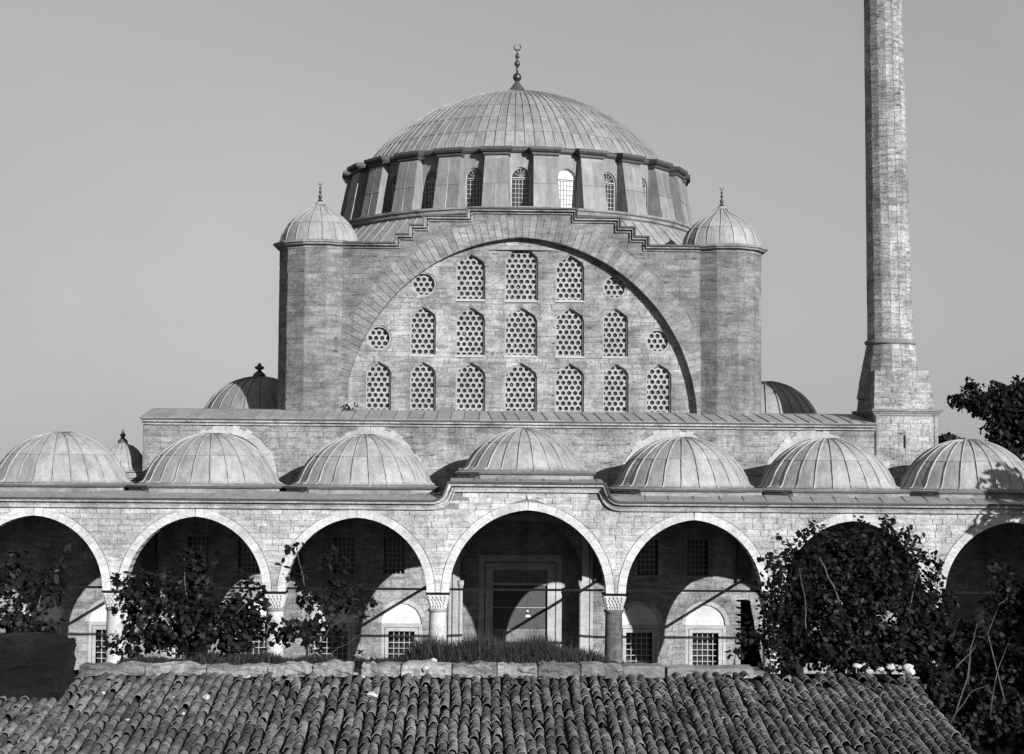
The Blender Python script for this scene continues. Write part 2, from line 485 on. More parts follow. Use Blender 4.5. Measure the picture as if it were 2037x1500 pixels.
# lower front wall with openings inside the porch
bays = [-22.05, -14.8, -7.58, 0, 7.58, 14.8, 22.05]
lw, uw, lun = [], [], []
for b in bays:
    if b == 0: continue
    for d in (-1.66, 1.66):
        far = abs(b) > 20
        lw.append(Rect(b+d-.65, b+d+.65, .75, 2.75))
        lun.append(Arch(b+d, 1.0, 3.15, .98, 3.12))
        ud = 1.25 if d > 0 else -1.25
        if not far: uw.append(Rect(b+ud-.52, b+ud+.52, 5.6, 7.38))
portal = Arch(0, 3.05, 5.6, 2.6, .4)
porch_holes = lw+lun+uw+[portal]
def rect_loop(q): return [(q.x0,q.z0),(q.x1,q.z0),(q.x1,q.z1),(q.x0,q.z1)]
def arch_loop(q): return [(q.cx-q.a,q.zb)]+q.curve(10)+[(q.cx+q.a,q.zb)]
mb = MB()
mb.plate([(-26.5,-.1),(26.5,-.1),(26.5,9.6),(17.85,9.6),(17.85,12.95),(-18.92,12.95),(-18.92,9.6),(-26.5,9.6)],
         [rect_loop(q) for q in lw+uw]+[arch_loop(q) for q in lun]+[arch_loop(portal)], YW, YW+.9)
mb.box(-26.5,26.5,YW+1.2,YW+1.4,0,9.5)
mb.box(-18.92,-18.0,YW+.9,100,0,12.95); mb.box(17.85,18.4,YW+.9,100,0,12.95)
mb.build('front_wall', M['joint'], mosque)
wall_items(MST, courses(-26.4,26.4,.5,9.1,.30,.95,porch_holes), YW, M['wall'])
rel = []
for b in bays[1:-1]:
    rel.append(Arch(b, 2.2, 10.25, 2.25, 9.0).grown(.42))
wall_items(MST, courses(-18.9,17.8,9.55,12.95,.28,.85,rel), YW, M['wall'])
for b, r in zip(bays[1:-1], rel):
    fl = courses(b-2.0,b+2.0,10.2,12.4,.27,.7,[])
    ar = Arch(b, 2.2, 10.25, 2.25, 9.0)
    fl = [q for q in fl if ar.ext(q[5]-.01) and ar.ext(q[5]-.01)[0] < q[2] and ar.ext(q[5]-.01)[1] > q[3]]
    wall_items(MST, fl, YW+.06, M['wall'])
    voussoirs(mosque, ar, .42, 12, YW-.05, YW+.3, M['trim'], 'relieving_voussoir', .18)
# windows of the porch wall
def grille_window(q, y, name):
    fr = MB(); w = .17
    for (a,b,c,d) in ((q.x0-w,q.x0,q.z0-w,q.z1+w),(q.x1,q.x1+w,q.z0-w,q.z1+w),(q.x0,q.x1,q.z1,q.z1+w),(q.x0,q.x1,q.z0-w,q.z0)):
        fr.box(a,b,y-.055,y+.45,c,d)
    for (a,b,c,d) in ((q.x0-.36,q.x0-w-.04,q.z0-.3,q.z1+.36),(q.x1+w+.04,q.x1+.36,q.z0-.3,q.z1+.36),(q.x0-w-.04,q.x1+w+.04,q.z1+w+.04,q.z1+.36)):
        fr.box(a,b,y-.035,y+.1,c,d)
    o = fr.build(name, M['trim'] if name == 'lower_window' else M['wall'], mosque)
    gr = MB(); n = 5; k = 7
    for i in range(1,n):
        x = q.x0+(q.x1-q.x0)*i/n; gr.box(x-.016,x+.016,y+.14,y+.172,q.z0,q.z1)
    for i in range(1,k):
        z = q.z0+(q.z1-q.z0)*i/k; gr.box(q.x0,q.x1,y+.13,y+.175,z-.016,z+.016)
    gr.build('grille', M['trim'], o)
    pn = MB(); pn.box(q.x0-.05,q.x1+.05,y+.5,y+.52,q.z0-.05,q.z1+.05); pn.build('pane', M['glass'], o)
for q in lw: grille_window(q, YW, 'lower_window')
for q in uw: grille_window(q, YW, 'upper_window')
for q in lun:
    mb = MB(); mb.prism_xz(arch_loop(q), YW+.06, YW+.3, .8); o = mb.build('lunette_panel', M['plaster'], mosque)
    voussoirs(mosque, q, .2, 5, YW-.02, YW+.2, M['trim'], 'lunette_voussoir')
# portal niche and doorway
mb = MB()
y2 = YW+1.15
mb.box(-3.05,-1.75,y2,y2+.05,0,8.2,.3); mb.box(1.75,3.05,y2,y2+.05,0,8.2,.3); mb.box(-1.75,1.75,y2,y2+.05,6.1,8.3,.3)
nb = mb.build('portal_niche', M['wall'], mosque)
fr = MB()
for s in (-1,1):
    fr.box(min(s*1.38,s*1.75),max(s*1.38,s*1.75),y2-.12,y2+.3,0,6.1); fr.box(min(s*1.82,s*2.1),max(s*1.82,s*2.1),y2-.06,y2+.02,0,6.5)
fr.box(-1.38,1.38,y2-.12,y2+.3,5.75,6.1); fr.box(-1.82,1.82,y2-.06,y2+.02,6.16,6.5)
fr.box(-1.38,1.38,y2-.02,y2+.3,4.98,5.1,.9)
dr = fr.build('doorway', M['trim'], mosque)
mb = MB(); mb.box(-1.38,1.38,y2+.1,y2+.2,5.1,5.75); mb.build('overdoor_panel', M['wood'], dr)
mb = MB()
for k in range(4): mb.box(-1.36,1.36,y2+.06-.006*k,y2+.12,.5+k*1.12,.5+k*1.12+1.1)
mb.build('door_curtain', M['leather'], dr)
mb = MB()
for k in range(1,4): mb.box(-1.36,1.36,y2+.02,y2+.05,.5+k*1.12-.02,.5+k*1.12+.01)
mb.build('curtain_batten', M['trim'], dr)
# frame round the niche
mb = MB()
for s in (-1,1):
    mb.box(min(s*3.05,s*3.4),max(s*3.05,s*3.4),YW-.16,YW+.02,0,8.6); mb.box(min(s*3.45,s*3.6),max(s*3.45,s*3.6),YW-.1,YW+.02,0,8.8)
    mb.lathe([(.1,.4),(.1,4.9),(.16,5.1),(.16,5.3)], (s*3.0,YW-.14), 10)
mb.box(-3.4,3.4,YW-.16,YW+.02,8.25,8.6); mb.box(-3.6,3.6,YW-.1,YW+.02,8.64,8.8)
mb.build('portal_frame', M['trim'], mosque)

# cornice and lean-to lead roof of the lower block
CP = [(0,0),(.14,0),(.16,.06),(.06,.075),(.06,.12),(.24,.15),(.26,.22),(.26,.26),(0,.27)]
CL = [(0,.262),(.33,.25),(.34,.325),(0,.34)]
mb = MB(); mb.sweep_xz([(-18.95,12.93),(17.8,12.93)], CP, YW); mb.build('lower_cornice', M['portico'], mosque)
mb = MB(); mb.sweep_xz([(-18.99,12.93),(17.84,12.93)], CL, YW); mb.build('lead_edge', M['leadd'], mosque)
mb = MB(); mb.add([(-19.1,82.93,13.25),(17.9,82.93,13.25),(17.9,86.6,13.86),(-19.1,86.6,13.86)], [(0,1,2,3)])
mb.add([(-19.1,86.6,13.86),(17.9,86.6,13.86),(17.9,104,13.9),(-19.1,104,13.9)], [(0,1,2,3)])
mb.add([(-19.1,82.93,13.25),(17.9,82.93,13.25),(17.9,82.93,13.2),(-19.1,82.93,13.2)], [(0,1,2,3)])
lr = mb.build('lower_roof', M['lead'], mosque)
x = -19.0
while x < 17.7:
    w = rnd.uniform(.66,.74)
    mb = MB(); a0 = x+.012; a1 = min(x+w,17.85)-.012; zz = rnd.uniform(.01,.03)
    sk = .22 if x > -2 else -.05
    mb.hexa([(a0+.0,82.9,13.23),(a1,82.9,13.23),(a1-sk,86.0,13.74),(a0-sk,86.0,13.74)], [(a0,82.9,13.26+zz),(a1,82.9,13.262+zz*.7),(a1-sk,86.0,13.775+zz*.6),(a0-sk,86.0,13.775+zz)])
    mb.build('roof_sheet', M['leadp'], lr)
    mb = MB(); mb.tube([(x,82.88,13.29),(x-sk,86.0,13.8)], .032, 5); mb.build('seam_rib', M['lead'], lr)
    x += w

# tympanum arch
TA = Arch(0, 9.2, 13.2, 9.72, 13.0)
wins = []
for cx, hw in ((0,.845),(-2.62,.765),(2.55,.755),(-5.1,.665),(4.97,.665),(-7.42,.655),(7.22,.655)): wins.append(Win(cx,hw,13.81,16.37))
for cx, hw in ((0,.845),(-2.66,.765),(2.54,.75),(-5.13,.665),(4.94,.66)): wins.append(Win(cx,hw,16.73,19.28))
wins += [Win(-2.66,.76,19.66,22.07), Win(0,.86,19.64,22.5), Win(2.54,.745,19.66,22.06)]
rounds = [Disc(-5.1,20.46,.66), Disc(4.9,20.41,.645), Disc(-7.42,17.63,.66), Disc(7.18,17.6,.645)]
mb = MB()
mb.plate([(-9.5,13.2)]+[(x,z) for x,z in TA.grown(.25).curve(20)]+[(9.5,13.2)], [w.curve() for w in wins]+[w.curve() for w in rounds], YT, YT+.3, back=False)
mb.build('tympanum_wall', M['joint'], mosque)
wall_items(MST, courses(-9.3,9.3,13.75,23.0,.27,.78,wins+rounds, inside=TA.grown(.12)), YT, M['tymp'])
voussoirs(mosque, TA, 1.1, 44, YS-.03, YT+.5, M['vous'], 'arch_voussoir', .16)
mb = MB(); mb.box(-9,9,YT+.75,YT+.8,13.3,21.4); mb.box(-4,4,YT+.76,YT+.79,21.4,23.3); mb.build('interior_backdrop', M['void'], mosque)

def hex_lattice(loop_test, x0, x1, z0, z1, y, ph):
    mb = MB(); P = .313; R = P/sqrt(3); rr = .118; n = 12; rows = int((z1-z0)/(P*.866))+3
    for r in range(-1, rows):
        zc = z0+r*P*.866+ph
        for k in range(-1, int((x1-x0)/P)+3):
            xc = (x0+x1)/2-int((x1-x0)/P/2+1)*P+k*P+(P/2 if r % 2 else 0)
            if not loop_test(xc, zc): continue
            v = []
            for rad, yy in ((None,y),(rr,y),(rr,y+.07)):
                for i in range(n):
                    a = 2*pi*i/n+pi/6*0
                    q = rad
                    if rad is None:
                        b = (a % (pi/3))-pi/6; q = P/2/cos(b) if True else R
                    aa = a
                    v.append((xc+q*cos(aa), yy, zc+q*sin(aa)))
            f = []
            for i in range(n):
                j = (i+1) % n; f += [(i,j,n+j,n+i),(n+i,n+j,2*n+j,2*n+i)]
            mb.add(v, f)
    return mb
# hexagons with flat sides left and right (pitch P), vertices up and down
def hex_lattice2(test, cx, x0, x1, z0, z1, y, ph):
    mb = MB(); P = .313; rr = .114; nseg = 12; dz = P*.866
    k = 0; zc = z0+ph
    while zc < z1+dz:
        off = P/2 if k % 2 else 0
        i = -int((x1-x0)/P/2)-2
        while i*P+off < (x1-x0)/2+P:
            xc = cx+i*P+off; i += 1
            if not test(xc, zc): continue
            jr = rr*rnd.uniform(.95,1.05)
            H = []
            for s in range(nseg):
                a = 2*pi*s/nseg
                b = ((a+pi/6) % (pi/3))-pi/6
                H.append((xc+P/2/cos(b)*cos(a), zc+P/2/cos(b)*sin(a)))
            C = [(xc+jr*cos(2*pi*s/nseg), zc+jr*sin(2*pi*s/nseg)) for s in range(nseg)]
            v = [(a,y,b) for a,b in H]+[(a,y,b) for a,b in C]+[(a,y+.075,b) for a,b in C]
            f = []
            for s in range(nseg):
                j = (s+1) % nseg; f += [(s,j,nseg+j,nseg+s),(nseg+s,nseg+j,2*nseg+j,2*nseg+s)]
            mb.add(v, f, rnd.random())
        zc += dz; k += 1
    return mb
def glaze(o, cx, x0, x1, z0, z1, y):
    mb = MB(); mb.box(x0-.15,x1+.15,y,y+.02,z0-.15,z1+.15); mb.build('pane', M['glass'], o)
    # pale bits that paint bright reflections inside the lattice holes
    mb = MB()
    for _ in range(int((z1-z0)*4)):
        a = rnd.uniform(x0+.12,x1-.12); b = rnd.uniform(z0+.15,z1-.4); r = rnd.uniform(.03,.06)
        mb.box(a-r,a+r,y-.03,y-.005,b-r*.5,b+r*.5,rnd.random())
    mb.build('plaster_bit', M['lattice'], o)['kind'] = 'stuff'
for w in wins:
    fr = MB(); o_ = w.curve(); i_ = w.curve(-.07)
    fr.plate(o_, [i_], YT+.1, YT+.29)
    o = fr.build('lattice_window', M['lattice'], mosque)
    test = lambda x, z, w=w: (w.z0-.16 < z < w.z1+.12) and (abs(x-w.cx) < (w.hw+.16 if z < w.zs else (lambda e: (e[1]-e[0])/2+.14 if e else .1)(w.ext(min(z, w.z1-.01)))))
    hex_lattice2(test, w.cx, w.cx-w.hw, w.cx+w.hw, w.z0, w.z1, YT+.2, rnd.choice((-.06,.02,.08))).build('lattice', M['lattice'], o, fix=False)
    glaze(o, w.cx, w.cx-w.hw, w.cx+w.hw, w.z0, w.z1, YT+.33)
    sl_ = MB(); sl_.box(w.cx-w.hw-.04,w.cx+w.hw+.04,YT-.07,YT+.12,w.z0-.07,w.z0+.012,.9); sl_.build('sill', M['trim'], o)
for w in rounds:
    fr = MB(); fr.plate(w.curve(), [Disc(w.cx,w.cz,w.r-.1).curve()], YT+.03, YT+.29)
    o = fr.build('round_window', M['lattice'], mosque)
    hex_lattice2(lambda x, z, w=w: (x-w.cx)**2+(z-w.cz)**2 < (w.r+.1)**2, w.cx, w.cx-w.r, w.cx+w.r, w.cz-.271*2-.271, w.cz+w.r, YT+.2, 0).build('lattice', M['lattice'], o, fix=False)
    mb = MB(); mb.box(w.cx-w.r,w.cx+w.r,YT+.33,YT+.35,w.cz-w.r,w.cz+w.r); mb.build('pane', M['glass'], o)

# spandrel wall with the stepped gable
steps = [(2.6,24.13),(4.86,23.7),(5.62,23.21),(6.34,22.72),(9.6,22.26)]
def gable_path(sx):
    P = [(-9.6,22.26)]
    pr = None
    zs = [s[1] for s in steps]; xs = [s[0] for s in steps]
    P.append((-xs[3], zs[4]))
    for i in range(3,-1,-1):
        P.append((-xs[i], zs[i]))
        if i > 0: P.append((-xs[i-1], zs[i]))
    Q = [(-x,z) for x,z in P][::-1]
    return P+Q
GP = gable_path(1)
def gable_top(x):
    for a, z in steps:
        if abs(x) <= a: return z
    return 22.26
mb = MB()
mb.plate([(-9.9,13.3),(-9.2,13.3)]+TA.grown(.02).curve(24)+[(9.2,13.3),(9.9,13.3),(9.9,22.26)]+GP[::-1]+[(-9.9,22.26)], [], YS, YS+.9)
mb.build('gable_wall', M['joint'], mosque)
gh = TA.grown(1.12)
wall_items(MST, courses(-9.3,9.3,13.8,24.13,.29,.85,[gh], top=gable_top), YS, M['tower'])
GC = [(0,0),(.12,0),(.14,.05),(.05,.07),(.05,.1),(.27,.13),(.29,.23),(0,.24)]
GL = [(0,.235),(.38,.225),(.39,.305),(0,.32)]
mb = MB(); mb.sweep_xz(GP, GC, YS); mb.build('gable_cornice', M['tymp'], mosque)
mb = MB(); mb.sweep_xz(GP, GL, YS); mb.build('lead_edge', M['leadd'], mosque)
mb = MB()
for (xa,za),(xb,zb) in zip(GP, GP[1:]):
    if abs(za-zb) < .01: mb.box(xa,xb,YS-.2,YS+1.2,za+.305,za+.335)
mb.build('gable_capping', M['leadd'], mosque)

# corner towers, twelve sided
def facet_stones(items, c, R, n, z0, z1, h, mt, amin, amax, rot=0, R1=None, perim=1, lean=0):
    R1 = R1 or R
    for k in range(n):
        a0 = rot+2*pi*(k-.5)/n; a1 = rot+2*pi*(k+.5)/n; am = (a0+a1)/2
        am = (am+pi) % (2*pi)-pi
        if not (amin <= am <= amax): continue
        z = z0
        while z < z1-.05:
            zt = min(z1, z+h*rnd.uniform(.85,1.15))
            if z1-zt < .12: zt = z1
            def pt(u, zz):
                r = R+(R1-R)*(zz-z0)/(z1-z0)
                p0 = Vector((c[0]+r*sin(a0), c[1]-r*cos(a0), zz)); p1 = Vector((c[0]+r*sin(a1), c[1]-r*cos(a1), zz))
                return p0+(p1-p0)*u+Vector((lean*(zz-z0),0,0))
            cuts = [0,1] if perim == 1 else [0, rnd.uniform(.3,.7), 1]
            if perim == 2 and rnd.random() < .3: cuts = [0,1]
            for u0, u1 in zip(cuts, cuts[1:]):
                q = [pt(u0,z),pt(u1,z),pt(u1,zt),pt(u0,zt)]
                items.append(((q[1]-q[0]).length*(zt-z), q, (sin(am),-cos(am),0), rnd.uniform(.004,.018), mt))
            z = zt
TR = 2.09
for s in (-1,1):
    c = (s*10.68, 87.55)
    mb = MB(); mb.lathe([(TR,13.4),(TR,22.3)], c, 12, pi/12, 2*pi+pi/12)
    tw = mb.build('corner_tower', M['joint'], mosque)
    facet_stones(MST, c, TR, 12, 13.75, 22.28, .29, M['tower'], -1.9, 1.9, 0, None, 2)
    mb = MB(); mb.lathe([(TR-.1,22.2),(TR+.05,22.2),(TR+.05,22.26),(TR+.02,22.29),(TR+.06,22.34),(TR+.25,22.38),(TR+.28,22.47),(TR+.36,22.48),(TR+.36,22.57),(1.9,22.72),(1.0,22.8)], c, 12, pi/12, 2*pi+pi/12)
    mb.build('tower_cornice', M['cornice'], tw)
    pr = [(2.07,22.62),(2.02,22.82),(1.97,23.05),(1.85,23.32),(1.68,23.58),(1.45,23.84),(1.18,24.07),(.9,24.27),(.64,24.43),(.42,24.58),(.26,24.72),(.17,24.88)]
    pr = [(r, z) for r, z in pr]
    dome(mosque, 'tower_dome', c, pr, [(0,4),(4,11)], 18, pi*.52, M['leadp'], .032)
    finial(mosque, c, 24.84, .64)

# square base, roof skirt and drum
DC = (0.0, 99.0)
mb = MB(); mb.box(-11.5,11.5,88.5,110,13.5,22.2); mb.build('hall_body', M['joint'], mosque)
mb = MB(); mb.lathe([(12.7,22.3),(12.55,22.5),(10.55,24.5)], DC, 64); sk = mb.build('roof_skirt', M['lead'], mosque, smooth=True)
for i in range(96):
    a = 2*pi*(i+.5)/96; aa = (a+pi) % (2*pi)-pi
    if abs(aa) > pi*.55: continue
    mb = MB(); mb.tube([(12.55*sin(a), 99-12.55*cos(a), 22.52),(10.6*sin(a), 99-10.6*cos(a), 24.47)], .035, 5); mb.build('seam_rib', M['lead'], sk)
mb = MB(); mb.lathe([(10.5,24.3),(10.62,24.32),(10.62,24.5),(10.74,24.56),(10.74,24.72),(10.85,24.78),(10.85,24.9),(9.5,24.97)], DC, 96); mb.build('drum_base_moulding', M['cornice'], mosque)
NB = 24; SP = 2*pi/NB; RWIN = 9.68
def pol(r, a, z): return (DC[0]+r*sin(a), DC[1]-r*cos(a), z)
# drum wall: one bay plate between buttresses, window cut out
dholes = Arch(0, .53, 26.66, .56, 25.02)
for k in range(NB):
    a = SP*k; aa = (a+pi) % (2*pi)-pi
    vis = abs(aa) < pi*.6
    mb = MB(); mb.plate([(-1.35,24.8),(1.35,24.8),(1.35,28.3),(-1.35,28.3)], [arch_loop(dholes)] if vis else [], -RWIN, -RWIN+.4)
    o = mb.build('drum_wall', M['leads'], mosque); o.location = (DC[0],DC[1],0); o.rotation_euler = (0,0,a)
    if vis:
        fr = MB(); q = dholes
        fr.plate(arch_loop(q), [arch_loop(Arch(0,.475,26.66,.5,25.08))], -RWIN+.1, -RWIN+.2)
        f = fr.build('drum_window', M['trim'], mosque); f.location = (DC[0],DC[1],0); f.rotation_euler = (0,0,a)
        br = MB()
        for x in (-.27,-.09,.09,.27): br.box(x-.013,x+.013,-RWIN+.13,-RWIN+.16,25.05,26.56)
        for j in range(6): z = 25.3+j*.25; br.box(-.45,.45,-RWIN+.125,-RWIN+.165,z-.013,z+.013)
        br.box(-.48,.48,-RWIN+.11,-RWIN+.18,26.62,26.67)
        for th in range(1,6):
            b = pi*th/6; br.tube([(.05*cos(b),-RWIN+.15,26.68+.05*sin(b)),(.46*cos(b),-RWIN+.15,26.68+.5*sin(b))], .014, 4)
        b_ = br.build('glazing_bar', M['trim'], f)
        pn = MB(); tl = rnd.uniform(-.02,.02); pn.add([(-.5,-RWIN+.2,25),(.5,-RWIN+.2,25),(.5,-RWIN+.2+tl,27.2),(-.5,-RWIN+.2+tl,27.2)], [(0,1,2,3)])
        p_ = pn.build('pane', M['shade'] if k == 1 else M['glass'], f)  # pale colour paints the sky glare on this one pane
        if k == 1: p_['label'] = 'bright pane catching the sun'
    # buttress midway to the next window
    b = SP*(k+.5); bb = (b+pi) % (2*pi)-pi
    mb = MB()
    r0, r1, w0, w1 = 10.66, 10.08, .73, .64
    def loc(r, w, z): return (w, -r, z)
    mb.hexa([(-w0,-r0,24.88),(w0,-r0,24.88),(w0,-9.5,24.88),(-w0,-9.5,24.88)], [(-w1,-r1,27.85),(w1,-r1,27.85),(w1,-9.5,27.85),(-w1,-9.5,27.85)])
    o = mb.build('drum_buttress', M['leads'], mosque); o.location = (DC[0],DC[1],0); o.rotation_euler = (0,0,b)
    if abs(bb) < pi*.56:
        for (za,zb) in ((24.9,26.2),(26.22,27.6)):
            for (ua,ub) in ((-1,-.02),(.02,1)):
                def fp(u, z, d):
                    tt = (z-24.88)/(27.85-24.88); r = r0+(r1-r0)*tt; w = w0+(w1-w0)*tt
                    return (u*w, -r-d, z)
                mb = MB()
                mb.add([fp(ua,za,.0),fp(ub,za,.0),fp(ub,zb,.0),fp(ua,zb,.0),fp(ua,za,.03),fp(ub,za,.03),fp(ub,zb,.012),fp(ua,zb,.012)],
                       [(4,5,6,7),(0,1,5,4),(1,2,6,5),(2,3,7,6),(3,0,4,7)])
                c_ = mb.build('cladding_sheet', M['leads'], o)
        mb = MB(); mb.tube([(0,-r0-.02,24.9),(0,-r1-.02,27.7)], .03, 5); mb.build('seam_rib', M['leadp'], o)
# drum cornice that steps out over every buttress
def ring_plan(rb, rw, wb):
    P = []
    for k in range(NB):
        b = SP*(k+.5); h = wb/rb
        P += [(rw, b-h), (rb, b-h), (rb, b+h), (rw, b+h)]
    return P
mb = MB()
lay = [(10.1,9.52,.70,27.76),(10.22,9.62,.74,27.84),(10.22,9.62,.74,27.94),(10.36,9.78,.82,28.00),(10.44,9.86,.88,28.10),(10.44,9.86,.88,28.24),(9.4,9.4,.7,28.40)]
v = []; f = []
m_ = NB*4
for rb, rw, wb, z in lay:
    for r, a in ring_plan(rb, rw, wb): v.append(pol(r, a, z))
for k in range(len(lay)-1):
    for i in range(m_):
        j = (i+1) % m_; f.append((k*m_+i, k*m_+j, (k+1)*m_+j, (k+1)*m_+i))
mb.add(v, f); mb.build('drum_cornice', M['leadd'], mosque)
# main dome
md = cap_prof(9.2, 28.28, 33.32, 15)
dome(mosque, 'main_dome', DC, md, [(0,2),(2,4),(4,6),(6,9),(9,14)], 100, pi*.5, M['lead'], .038)
mb = MB(); mb.lathe([(.95,33.2),(.8,33.32),(.7,33.45),(.5,33.64),(.33,33.86),(.18,34.06),(.1,34.2)], DC, 16); mb.build('crown_cap', M['leadd'], mosque, smooth=False)
finial(mosque, DC, 33.95, 1.42, bell=False)
# flank domes either side of the hall
for sx, r in ((-14.45,3.12),(13.9,3.1)):
    c = (sx, 93.0)
    mb = MB(); mb.lathe([(r+.12,13.4),(r+.12,13.75),(r,13.8)], c, 32); mb.build('flank_drum', M['lead'], mosque)
    pr = cap_prof(r, 13.62, 15.86, 10)
    dome(mosque, 'flank_dome', c, pr, [(0,3),(3,7),(7,9)], 24, pi*.5, M['lead'], .03, panels=False)
    if sx > 0: continue
    mb = MB(); P = [(.36,15.78),(.36,15.95),(.3,16.05),(.14,16.18),(.1,16.25),(.26,16.33),(.28,16.42),(.12,16.5),(.1,16.55),(.1,16.6),(.0,16.66)]
    mb.lathe(P, c, 10); mb.build('flank_finial', M['leadd'], mosque, smooth=True)
place_stones(mosque, MST, 300, 'stone', None, 'small_stones')

# ================================================================== MINARET
mn = empty('minaret', (19.2, 84.9, 0), 'tall slender many sided stone minaret rising from a square pedestal', 'minaret')
NS = []
mb = MB(); mb.box(17.78,21.0,YW-.06,87.2,0,13.72); mb.build('pedestal', M['joint'], mn)
slit = Rect(19.22,19.32,12.05,12.7)
wall_items(NS, courses(17.8,20.98,.5,13.65,.3,.75,[slit]), YW-.06, M['min'])
q_ = courses(83.2,87.1,9.5,13.6,.3,.8,[])
for xl,xr,xtl,xtr,zb,zt in q_:
    NS.append(((xr-xl)*(zt-zb)*.2, [(17.78,xr,zb),(17.78,xl,zb),(17.78,xtl,zt),(17.78,xtr,zt)], (-1,0,0), .015, M['min']))
mb = MB(); mb.box(19.22,19.32,YW-.062,YW-.05,12.05,12.7); mb.build('slit', M['void'], mn)
mb = MB()
for k, (d, z0, z1) in enumerate(((.05,13.7,13.8),(.12,13.8,13.9),(.2,13.9,14.02))): mb.box(17.78-d,21.0+d,YW-.06-d,87.2+d,z0,z1)
for x in (17.83,20.78): mb.box(x,x+.12,YW-.12,YW-.02,9.0,13.7)
mb.build('pedestal_cornice', M['cornice'], mn)
mb = MB(); mb.box(17.2,17.78,85.4,87.0,13.3,13.62); mb.box(17.4,17.78,85.5,86.9,13.62,13.86); mb.build('pedestal_step', M['tower'], mn)
MC = (19.1, 85.25); HB = 1.56
# lower part of the transition: truncated pyramid; upper part: a tapering sixteen sided cone
mb = MB(); cx = 19.32
lo = [(cx-HB,YW+.1,14.02),(cx+HB,YW+.1,14.02),(cx+HB,87.0,14.02),(cx-HB,87.0,14.02)]
hi = [(cx-HB+.16,YW+.5,16.0),(cx+HB-.2,YW+.5,16.0),(cx+HB-.2,86.6,16.0),(cx-HB+.16,86.6,16.0)]
mb.hexa(lo, hi, .5); mb.build('transition_base', M['joint'], mn)
n_ = (Vector(lo[1])-Vector(lo[0])).cross(Vector(hi[0])-Vector(lo[0])).normalized()
for k in range(7):
    u0, u1 = k/7, (k+1)/7
    A = Vector(lo[0]).lerp(Vector(hi[0]),u0); B = Vector(lo[1]).lerp(Vector(hi[1]),u0); C_ = Vector(lo[1]).lerp(Vector(hi[1]),u1); D = Vector(lo[0]).lerp(Vector(hi[0]),u1)
    cuts = sorted([0,1]+[rnd.random() for _ in range(3)])
    for a, b in zip(cuts, cuts[1:]):
        if b-a < .06: continue
        NS.append((1.0*(b-a), [A.lerp(B,a),A.lerp(B,b),D.lerp(C_,b),D.lerp(C_,a)], n_, rnd.uniform(.005,.02), M['min']))
    E_ = Vector(lo[3]).lerp(Vector(hi[3]),u0); F_ = Vector(lo[3]).lerp(Vector(hi[3]),u1)
    NS.append((.3, [E_,A,D,F_], Vector((-1,0,.1)), .01, M['min']))
mb = MB(); mb.lathe([(1.72,14.6),(1.19,17.4)], MC, 16, pi/16, 2*pi+pi/16); mb.build('transition_cone', M['joint'], mn)
facet_stones(NS, MC, 1.61, 16, 15.3, 17.4, .3, M['min'], -1.9, 1.9, 0, 1.2)
mb = MB(); mb.lathe([(1.15,17.38),(1.25,17.4),(1.31,17.47),(1.31,17.55),(1.25,17.62),(1.15,17.64)], MC, 32); mb.build('ring_moulding', M['cornice'], mn, smooth=True)
mb = MB(); mb.lathe([(1.15,17.5),(.935,38.5)], MC, 16, pi/16, 2*pi+pi/16, cap=True); mb.v = [(x-.017*(z-17.5), y, z) for x, y, z in mb.v]; mb.build('shaft', M['joint'], mn)
facet_stones(NS, MC, 1.155, 16, 17.64, 38.5, .33, M['min'], -1.75, 1.75, 0, .94, 1, -.017)
NS2 = [(a*(1 if q[0][2] < 34.9 else .01), q, n, p_, mt) for a, q, n, p_, mt in NS]
place_stones(mn, NS2, 300, 'stone', None, 'small_stones')

# ================================================================== PORTICO
YP = 75.0; YB = 75.9
po = empty('portico', (0, 75.45, 0), 'arcaded stone porch of seven lead domed bays in front of the mosque', 'portico')
cols = [-25.7,-18.45,-11.3,-3.97,3.99,11.15,18.45,25.7]
arches = []
for i in range(7):
    a, b = cols[i], cols[i+1]; cx = (a+b)/2
    if i == 3: arches.append(Arch(0.07, 3.53, 5.3, 3.72, 5.2))
    else: arches.append(Arch(cx, (b-a)/2-.5, 5.3, 3.33, 5.2))
# S curve path of the cornice
def s_curve():
    P = [(-26.6,9.0),(-4.25,9.0)]
    for k in range(1,8):
        th = radians(78*k/8); P.append((-4.25+.95*sin(th), 9.0+.8*(1-cos(th))*1.02))
    P.append((-3.25,9.82))
    return P+[(-x,z) for x,z in P][::-1]
SC = s_curve()
def port_top(x):
    if abs(x) < 3.2: return 9.82
    if abs(x) > 4.3: return 9.0
    return 9.0+.8*max(0,(4.25-abs(x))/1.0)**2*.9
out = [(-26.6,5.28)]
for A in arches: out += A.curve(16)
out += [(26.6,5.28)]+SC[::-1]
mb = MB(); mb.plate(out, [], YP, YB); mb.build('arcade_wall', M['joint'], po)
PST = []
wall_items(PST, courses(-26.5,26.5,5.3,9.82,.27,.8,[A.grown(.38) for A in arches], top=port_top), YP, M['portico'])
place_stones(po, PST, 300, 'stone', None, 'small_stones')
for A in arches: voussoirs(po, A, .36, 14, YP-.035, YB, M['pale'])
PC = [(0,0),(.16,0),(.18,.05),(.05,.065),(.05,.085),(.1,.15),(.13,.19),(.06,.2),(.06,.22),(.3,.27),(.33,.33),(.33,.37),(0,.38)]
PL = [(0,.375),(.4,.365),(.42,.45),(0,.47)]
mb = MB(); mb.sweep_xz(SC, PC, YP); mb.build('cornice', M['portico'], po)
mb = MB(); mb.sweep_xz(SC, PL, YP); mb.build('lead_edge', M['leadd'], po)
